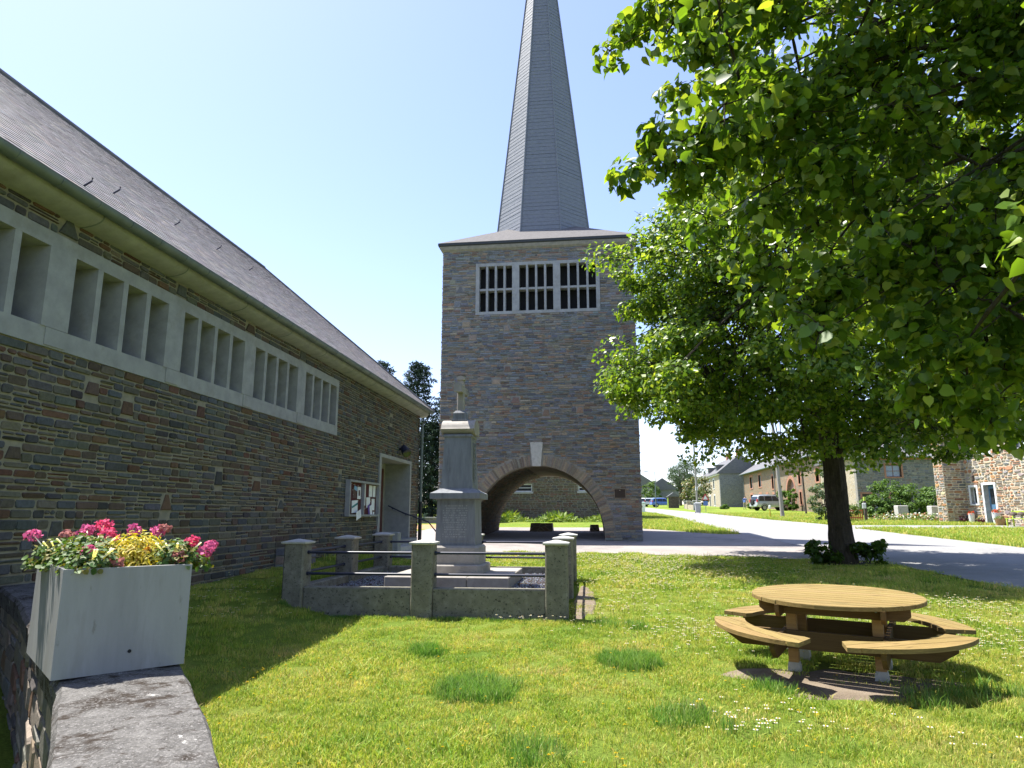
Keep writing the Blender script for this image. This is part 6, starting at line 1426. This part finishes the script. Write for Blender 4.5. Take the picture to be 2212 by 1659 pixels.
# the sprays that hang closest and show leaf by leaf
near = sorted([c for c in ncl if hang_shadow_ok(Vector(c[0])) and 2.0 < (Vector(c[0]) - cam.location).dot(FH) < 5.2 and abs((Vector(c[0]) - cam.location).dot(RT)) < (Vector(c[0]) - cam.location).dot(FH) * .85], key=lambda c: (Vector(c[0]) - cam.location).length)[:36]
for c, r_ in near:
    for k in range(5):
        p = np.array(c)[None, :] + RNG.normal(0, .12, (1, 3)); me = leaves_mesh('leaf', p, np.array([[RNG.normal(0, .5), RNG.normal(0, .5) - .4, .5]]), np.array([random.uniform(.08, .12)]), LEAF_HEART, 'leaf', pick(LIME, 1), .3)
        link('leaf', me, big)

def broad_tree(name, label, x, y, h, rx, rz, zc, ncl_, per, size, pal, mat='leaf_dull', tmpl=LEAF_KITE, tr=.25, group=None, lumps=.2, cat='tree', base=True, flat=.7):
    z = T(x, y); t = thing(name, label, cat, (x, y, z), group=group); c0 = Vector((x, y, z + zc)); cl = []
    while len(cl) < ncl_:
        d = RNG.normal(0, 1, 3); d /= np.linalg.norm(d); q = RNG.uniform(.3, 1) ** .5 * (1 + lumps * math.sin(4 * d[0] + x) * math.sin(3 * d[2] + y))
        p = c0 + Vector((d[0] * rx, d[1] * rx, d[2] * rz)) * q
        if p.z < z + .1: continue
        cl.append((tuple(p), rx * random.uniform(.16, .3)))
    if base:
        MB().tube([(x, y, z - .2), (x + .05, y, z + zc * .6), (x, y, z + zc + rz * .5)], [tr, tr * .75, tr * .25], 10).build('trunk', 'bark_far', t, smooth=True)
        b = MB()
        for c, r_ in cl[::3]: b.tube(bez((x, y, z + zc * .55), ((x + c[0]) / 2, (y + c[1]) / 2, (z + zc * .6 + c[2]) / 2), c, 4), [tr * .3, tr * .2, tr * .12, tr * .05], 4)
        b.build('limbs', 'bark_far', t, kind='stuff')
    leafy(t, 'crown', cl, per, size, tmpl, mat, pal, flat, .6, .6, c0); return t
def conifer(name, label, x, y, h, r0, n, pal, group=None):
    z = T(x, y); t = thing(name, label, 'tree', (x, y, z), group=group)
    MB().tube([(x, y, z - .2), (x, y, z + h)], [.22, .03], 8).build('trunk', 'bark_far', t)
    cl = []; b = MB()
    for k in range(n):
        q = (k + random.random()) / n; zz = z + .4 + (h - .5) * q; r_ = r0 * (1 - q) ** .55 * random.uniform(.5, 1.15) + .3; a = k * 2.4
        for s in (.45, .8, 1.0):
            cl.append(((x + r_ * s * math.cos(a), y + r_ * s * math.sin(a), zz - .16 * r_ * s + .1 * r_ * s * s), .22 + .14 * r_ * (1.1 - s)))
        b.tube([(x, y, zz), (x + r_ * math.cos(a), y + r_ * math.sin(a), zz - .08 * r_)], [.03, .01], 4)
    b.build('branches', 'bark_far', t, kind='stuff')
    leafy(t, 'crown', cl, 26, (.16, .34), LEAF_LANCE, 'needle', pal, .6, .9, .2, (x, y, z + h * .4)); return t
CON = [(.022, .042, .028), (.03, .055, .034), (.04, .066, .036), (.026, .046, .034)]
conifer('conifer', 'tall pointed conifer standing between church corner and bell tower', -12.9, 48.2, 11.6, 2.7, 170, CON, 'conifers behind the church')
conifer('conifer', 'conifer whose tip just clears the church eave', -15.3, 47.5, 11.6, 2.0, 110, CON, 'conifers behind the church')
conifer('conifer', 'conifer pressed close against the bell tower edge', -10.2, 47.2, 9.6, 2.2, 120, CON, 'conifers behind the church')
conifer('conifer', 'broad lower conifer filling the gap under the tall conifer', -11.4, 46.9, 7.0, 2.0, 110, CON, 'conifers behind the church')
G1 = [(.07, .115, .03), (.09, .135, .035), (.11, .15, .045), (.055, .09, .03)]; GB = [(.06, .10, .05), (.08, .12, .06), (.10, .135, .06), (.05, .085, .045)]
broad_tree('cedar_tree', 'big blue green cedar with spreading boughs beyond the shed', 19.2, 150, 11, 4.6, 3.3, 6.6, 95, 46, (.28, .55), GB, 'needle', LEAF_LANCE, .4, flat=.4)
broad_tree('cedar_tree', 'dark cedar bough mass close behind the cream house front', 16.2, 138, 8, 2.6, 2.6, 5.4, 50, 46, (.25, .45), GB, 'needle', LEAF_LANCE, .3, flat=.4)
broad_tree('garden_tree', 'round flowering garden tree with pale blossom beside the grey pole', 15.0, 108, 5, 2.3, 2.1, 2.7, 60, 44, (.16, .3), G1 + [(.4, .38, .28), (.2, .12, .06)], tr=.16)
broad_tree('garden_tree', 'small green garden tree near the garden piers', 13.4, 94, 3.2, 1.2, 1.2, 1.7, 36, 40, (.12, .22), G1 + [(.35, .34, .25)], tr=.1)
broad_tree('street_tree', 'rounded green tree left of the distant street lamp', 11.2, 148, 5, 2.1, 2.3, 2.6, 50, 44, (.2, .36), [(.08, .15, .03), (.10, .17, .035), (.07, .12, .03)], tr=.15)
for k, (x, y, h, r_) in enumerate(((6, 215, 9, 5), (14, 210, 8, 5), (24, 205, 9, 6), (0, 225, 9, 5), (34, 190, 10, 6), (45, 170, 10, 6), (55, 150, 10, 6))):
    broad_tree('far_tree', ('far tree at the end of the road', 'far tree behind the little shed', 'far tree behind the cedar', 'far tree beyond the tower edge', 'far tree behind the cream house', 'far tree behind the farmhouse roof', 'far tree above the barn ridge')[k], x, y, h, r_, h * .42, h * .5, 40, 34, (.5, .9), G1, tr=.3, group='trees at the end of the village')
def bush(name, label, x, y, rx, rz, pal, n=30, per=44, size=(.07, .14), tmpl=LEAF_KITE, group=None, cat='shrub'):
    return broad_tree(name, label, x, y, rz * 2, rx, rz, rz * .95, n, per, size, pal, 'leaf_dull', tmpl, .05, group, .15, cat)
bush('shrub', 'grey green shrub beside the lime trunk across the road', 15.3, 49.2, 1.1, 1.55, [(.10, .15, .075), (.13, .18, .09), (.08, .12, .06)], 46, 60, (.09, .17), cat='shrub')
bush('shrub', 'lower bright green shrub in front of the grey green one', 15.9, 47.6, .9, .85, [(.10, .16, .04), (.13, .19, .05)], 30, 50, (.09, .16))
HED = [(.075, .15, .025), (.095, .175, .03), (.06, .12, .022), (.12, .2, .04)]
for k, (x, y, rx, rz) in enumerate(((20.0, 53.5, 1.0, .85), (21.3, 54.0, 1.35, 1.45), (22.8, 53.6, 1.35, 1.35), (24.2, 53.2, 1.2, 1.3))):
    bush('hedge_shrub', ('low end of the hedge with loose shoots near the gate', 'tallest rounded hedge shrub before the barn wall', 'clipped hedge shrub between the two concrete posts', 'shaded hedge shrub against the house buttress')[k], x, y, rx, rz, HED, 60, 60, (.09, .17), group='hedge before the barn')
for k, (x, y, rx, rz) in enumerate(((22.2, 86.6, .8, 1.5), (22.4, 83.4, .7, 1.3), (17.3, 97.5, .5, .3), (21.0, 97.5, .7, .45))):
    bush('shrub', ('climber beside the farmhouse gateway', 'climber under the arched farmhouse window', 'low green bush near the adult in blue', 'low bush at the corner of the gable house garden')[k], x, y, rx, rz, HED, 26, 40, (.14, .26))
b = MB()
strip_c = []
for k in range(260):   # flowers of the border before the gate posts
    x = random.uniform(18.6, 22.3); y = random.uniform(46.8, 49.2) + (22.3 - x) * .5; strip_c.append((x, y))
fb = thing('flower_border', 'border of white ox-eye daisies and grasses before the gate posts', 'flowers', (20.5, 48.5, T(20.5, 48.5)), kind='stuff')
pos = np.array([(x, y, T(x, y) + random.uniform(.1, .45)) for x, y in strip_c for _ in range(6)]) + RNG.normal(0, .08, (1560, 3)); n = len(pos)
link('blooms', leaves_mesh('blooms', pos, np.tile([0, -.3, 1.0], (n, 1)), RNG.uniform(.08, .16, n), LEAF_KITE, 'leaf_dull', pick([(.7, .7, .66), (.1, .17, .04), (.12, .2, .05), (.1, .16, .04), (.3, .14, .08)], n), .7), fb, 'stuff')
# tall weeds before the shaded building behind the arch
wd = thing('verge_weeds', 'sunlit tall grass and nettles along the building behind the arch', 'grass', (-3, 50, T(-3, 50)), kind='stuff')
pos = np.array([(random.uniform(-9, 2.4), random.uniform(46.5, 51.7)) for _ in range(5200)]); hh = RNG.uniform(.15, .5, len(pos)) * (1 + .5 * np.sin(pos[:, 0] * 1.7))
P3 = np.array([(x, y, T(x, y) + h * .4) for (x, y), h in zip(pos, hh)])
link('blades', leaves_mesh('blades', P3, np.tile([0, -1.0, .4], (len(P3), 1)), hh, LEAF_LANCE, 'leaf_dull', pick([(.13, .22, .03), (.17, .25, .035), (.2, .26, .05)], len(P3)), .8), wd, 'stuff')
# ------------------------------------------------------------------ lawn: tufts scattered over the grass (geometry nodes)
def tuft(name, nb, w, hmin, hmax, wid, lean=.5, mul=(1, 1, 1)):
    v, f, c = [], [], []
    for k in range(nb):
        x, y = random.uniform(-w, w), random.uniform(-w, w); a = random.random() * 6.283; h = random.uniform(hmin, hmax) * random.choice((1, 1, .7, 1.2)); ln = random.uniform(.1, lean) * h; q = random.random() * 6.283
        dx, dy = math.cos(q) * ln, math.sin(q) * ln; wx, wy = math.cos(a) * wid, math.sin(a) * wid; i = len(v)
        v += [(x - wx, y - wy, -.012), (x + wx, y + wy, -.012), (x + wx * .8 + dx * .35, y + wy * .8 + dy * .35, h * .6), (x - wx * .8 + dx * .35, y - wy * .8 + dy * .35, h * .6), (x + dx, y + dy, h)]
        f += [(i, i + 1, i + 2, i + 3), (i + 3, i + 2, i + 4)]; cc = jit(random.choice([(1, 1, 1), (.8, 1.0, .9), (1.15, 1.1, 1.0), (1.5, 1.25, 1.6), (.65, .85, .8), (1.6, 1.2, 2.2)]), .12); cc = tuple(p * q for p, q in zip(cc, mul)); c += [cc, cc]
    return bpy.data.objects.new(name, raw_mesh(name, v, f, 'grass', c))
def scatter(name, label, cat, pts, sources, kind='stuff', parent=None):
    """pts: (x, y, z, rotz, scale, which); one object whose node tree instances the sources"""
    me = bpy.data.meshes.new(name); me.from_pydata([p[:3] for p in pts], [], [])
    for nm, k in (('rz', 3), ('sc', 4)):
        at = me.attributes.new(nm, 'FLOAT', 'POINT'); at.data.foreach_set('value', [p[k] for p in pts])
    at = me.attributes.new('wh', 'INT', 'POINT'); at.data.foreach_set('value', [int(p[5]) for p in pts])
    ob = bpy.data.objects.new(name, me); COL.objects.link(ob)
    ng = bpy.data.node_groups.new(name, 'GeometryNodeTree'); ng.interface.new_socket('Geometry', in_out='INPUT', socket_type='NodeSocketGeometry'); ng.interface.new_socket('Geometry', in_out='OUTPUT', socket_type='NodeSocketGeometry')
    N, L = ng.nodes, ng.links; gi, go = N.new('NodeGroupInput'), N.new('NodeGroupOutput'); jn = N.new('GeometryNodeJoinGeometry')
    def attr(nm, ty):
        n = N.new('GeometryNodeInputNamedAttribute'); n.data_type = ty; n.inputs['Name'].default_value = nm; return n.outputs['Attribute']
    rz, s_, wh = attr('rz', 'FLOAT'), attr('sc', 'FLOAT'), attr('wh', 'INT')
    cx = N.new('ShaderNodeCombineXYZ'); L.new(rz, cx.inputs[2])
    for i, so in enumerate(sources):
        oi = N.new('GeometryNodeObjectInfo'); oi.inputs['Object'].default_value = so; oi.inputs['As Instance'].default_value = True
        cmp_ = N.new('FunctionNodeCompare'); cmp_.data_type = 'INT'; cmp_.operation = 'EQUAL'; L.new(wh, cmp_.inputs[2]); cmp_.inputs[3].default_value = i
        io = N.new('GeometryNodeInstanceOnPoints'); L.new(gi.outputs[0], io.inputs['Points']); L.new(cmp_.outputs[0], io.inputs['Selection']); L.new(oi.outputs['Geometry'], io.inputs['Instance']); L.new(cx.outputs[0], io.inputs['Rotation']); L.new(s_, io.inputs['Scale']); L.new(io.outputs[0], jn.inputs[0])
    L.new(jn.outputs[0], go.inputs[0]); md = ob.modifiers.new('scatter', 'NODES'); md.node_group = ng
    tag(ob, label, cat, kind=kind); return ob
def on_lawn(x, y):
    if x < -5.95 or y < 1.5: return False
    l, d = lat_dep(x, y)
    if d < 2.5 or abs(l) > d * .80 + .6: return False
    if y > fc_near(x) - .05 and x > -5.7: return False
    if x <= -5.0 and y > 17.9: return False
    if x > interp(ROAD_L, y) - .05: return False
    # keep off the boundary wall (lawn side edge)
    for a, c in zip(WRt, WRt[1:]):
        lo, hi = min(a[1], c[1]), max(a[1], c[1])
        if lo <= y <= hi:
            q = (y - a[1]) / (c[1] - a[1]); return not (x < a[0] + (c[0] - a[0]) * q + .03) and not (EX0 - .16 < x < EX1 + .16 and EY0 - .15 < y < EY1 + .15)
    if y < 1.0: return False
    if EX0 - .12 < x < EX1 + .12 and EY0 - .12 < y < EY1 + .12: return False
    return True
def bare(x, y):
    d1 = ((x - 2.3) / 1.05) ** 2 + ((y - 7.4) / .62) ** 2; d2 = ((x - tx) / .95) ** 2 + ((y - ty) / .75) ** 2; d3 = ((x + .25) / .2) ** 2 + ((y - 12.4) / 1.9) ** 2
    return min(d1, d2, d3)
tufts = [tuft('tuft_a', 170, .15, .022, .05, .0030, 1.2), tuft('tuft_b', 160, .15, .022, .055, .0032, 1.4), tuft('tuft_c', 150, .15, .018, .04, .0036, 1.5), tuft('tuft_tall', 70, .10, .05, .13, .003, .8, (.5, .72, .75)), tuft('tuft_wide', 110, .22, .03, .07, .006, 1.2)]
pts = []
def nz2(x, y): return math.sin(1.3 * x + .7 * y) + math.sin(2.1 * y - .9 * x + 2) + .7 * math.sin(3.7 * x + 1) * math.sin(3.1 * y)
for (y0, y1, den, far) in ((2.0, 9.0, 30, 0), (9.0, 14.0, 20, 0), (14.0, 22.5, 12, 1)):
    xa, xb = -6, .86 * y1 + 1
    n = int((xb - xa) * (y1 - y0) * den)
    for k in range(n):
        x, y = random.uniform(xa, xb), random.uniform(y0, y1)
        if not on_lawn(x, y): continue
        q = bare(x, y)
        if q < .75 and random.random() < .72: continue
        if q < 1.3 and random.random() < .45: continue
        w = 4 if far else random.choice((0, 1, 2)); s = random.uniform(.75, 1.25) * (1.15 if far else 1)
        if nz2(x, y) > 1.6 and not far: s *= 1.25
        pts.append((x, y, T(x, y), random.random() * 6.283, s, w))
for (cx_, cy_, r_, n) in ((-1.15, 6.7, .36, 90), (.35, 8.0, .32, 80), (-2.0, 8.2, .18, 20), (1.6, 7.0, .12, 5), (2.9, 6.9, .3, 6), (3.5, 7.1, .35, 8), (.7, 6.0, .3, 14), (-.5, 5.1, .25, 12), (.3, 10.1, .4, 12)):   # taller clumps
    for k in range(n):
        a, q = random.random() * 6.283, random.random() ** .5 * r_; x, y = cx_ + q * math.cos(a), cy_ + q * math.sin(a)
        if on_lawn(x, y): pts.append((x, y, T(x, y), random.random() * 6.283, random.uniform(.75, 1.25), 3))
for k in range(150):   # unmown fringe along kerb, posts and wall
    s = random.choice((0, 0, 1, 2))
    if s == 0: x, y = random.uniform(EX0 - .2, EX1 + .2), EY0 - random.uniform(.17, .24)
    elif s == 1: x, y = EX0 - random.uniform(.17, .24), random.uniform(EY0, EY1)
    else: t = random.random(); q = along(WRt, .25 + .5 * t); x, y = q[0] + .06, q[1] + .04
    if on_lawn(x, y): pts.append((x, y, T(x, y), random.random() * 6.283, random.uniform(.35, .6), 3))
scatter('lawn_grass', 'sunny mown lawn grass with yellowish patches', 'grass', pts, tufts)
# grass verges beyond the road, too far to see blades singly: coarser tufts
vt = [tuft('tuft_verge', 60, .3, .06, .16, .012, .8)]; pts = []
for k in range(9000):
    y = 22 + 50 * random.random() ** 1.5; x = random.uniform(-9, 30)
    l, d = lat_dep(x, y)
    if abs(l) > d * .8: continue
    if x < interp(ROAD_R, y) + .1 and x > interp(ROAD_L, y) - .1: continue
    if x < interp(ROAD_L, y) and (x < 2.6 or (y < 38.5 - (x - 1.6) * 1.5)): continue
    if 38.4 < y < 42.4 and 12.6 < x < 26: continue
    if (x - 23.0) * -.991 + (y - 43.9) * -.134 < .3 and y < 50: continue
    pts.append((x, y, T(x, y), random.random() * 6.283, random.uniform(.7, 1.3), 0))
scatter('verge_grass', 'rough grass verges on the far side of the road', 'grass', pts, vt)
# daisies and buttercups
def flower(name, petals, r_, h, mat, col, ccol):
    b = MB()
    for k in range(petals):
        a = 6.283 * k / petals; a2 = a + .5; b.add([(0, 0, h), (r_ * math.cos(a), r_ * math.sin(a), h + .003), (r_ * 1.05 * math.cos(a2), r_ * 1.05 * math.sin(a2), h + .003)], [(0, 1, 2)], col)
    b.loft([[(q * math.cos(t), q * math.sin(t), h + z) for t in np.linspace(0, 6.283, 6, endpoint=False)] for q, z in ((r_ * .36, .002), (r_ * .25, .007))], False, True, ccol); b.tube([(0, 0, 0), (.004, 0, h)], .0012, 3, (.08, .15, .03))
    return bpy.data.objects.new(name, raw_mesh(name, b.v, b.f, M[mat], b.c))
dsy = flower('daisy', 9, .013, .06, 'petal', (.75, .75, .74), (.6, .45, .03)); btc = flower('buttercup', 5, .012, .09, 'petal', (.75, .52, .01), (.7, .5, .02))
pts = []
for (cx_, cy_, rx, ry, n) in ((2.4, 17.5, 3.0, 3.0, 700), (1.0, 14.5, 1.6, 3.0, 260), (3.6, 11.5, 1.6, 1.6, 260), (1.6, 9.6, 1.3, 1.2, 170), (5.2, 10.0, 1.3, 1.2, 150), (4.6, 8.6, 1.2, 1.0, 90), (6.0, 12.0, 1.2, 1.0, 140), (-5.2, 9.6, .6, 1.6, 70), (1.3, 6.2, .5, .5, 18), (1.2, 5.7, .35, .25, 14), (-.9, 10.2, .6, .12, 14), (2.6, 5.6, .6, .4, 8), (.2, 11.4, 1.0, 1.5, 60), (.6, 19.5, 3.4, 1.6, 420), (-3, 19, 2.5, 2, 120)):
    for k in range(int(n * 1.5)):
        x, y = cx_ + random.gauss(0, rx * .55), cy_ + random.gauss(0, ry * .55)
        if on_lawn(x, y) and bare(x, y) > .8: pts.append((x, y, T(x, y) + .012, random.random() * 6.283, random.uniform(.9, 1.6) * (1 + .25 * ss(8, 18, y)), 0))
for k in range(150):
    x, y = random.gauss(-.3, 1.5), random.uniform(4.4, 8.5)
    if on_lawn(x, y): pts.append((x, y, T(x, y) + .005, random.random() * 6.283, random.uniform(.8, 1.2), 1))
for k in range(30):
    x, y = random.gauss(-3.2, .4), random.uniform(5.2, 7.5)
    if on_lawn(x, y): pts.append((x, y, T(x, y) + .005, random.random() * 6.283, random.uniform(.8, 1.3), 1))
scatter('lawn_flowers', 'white daisies and yellow buttercups dotted over the lawn', 'flowers', pts, [dsy, btc])
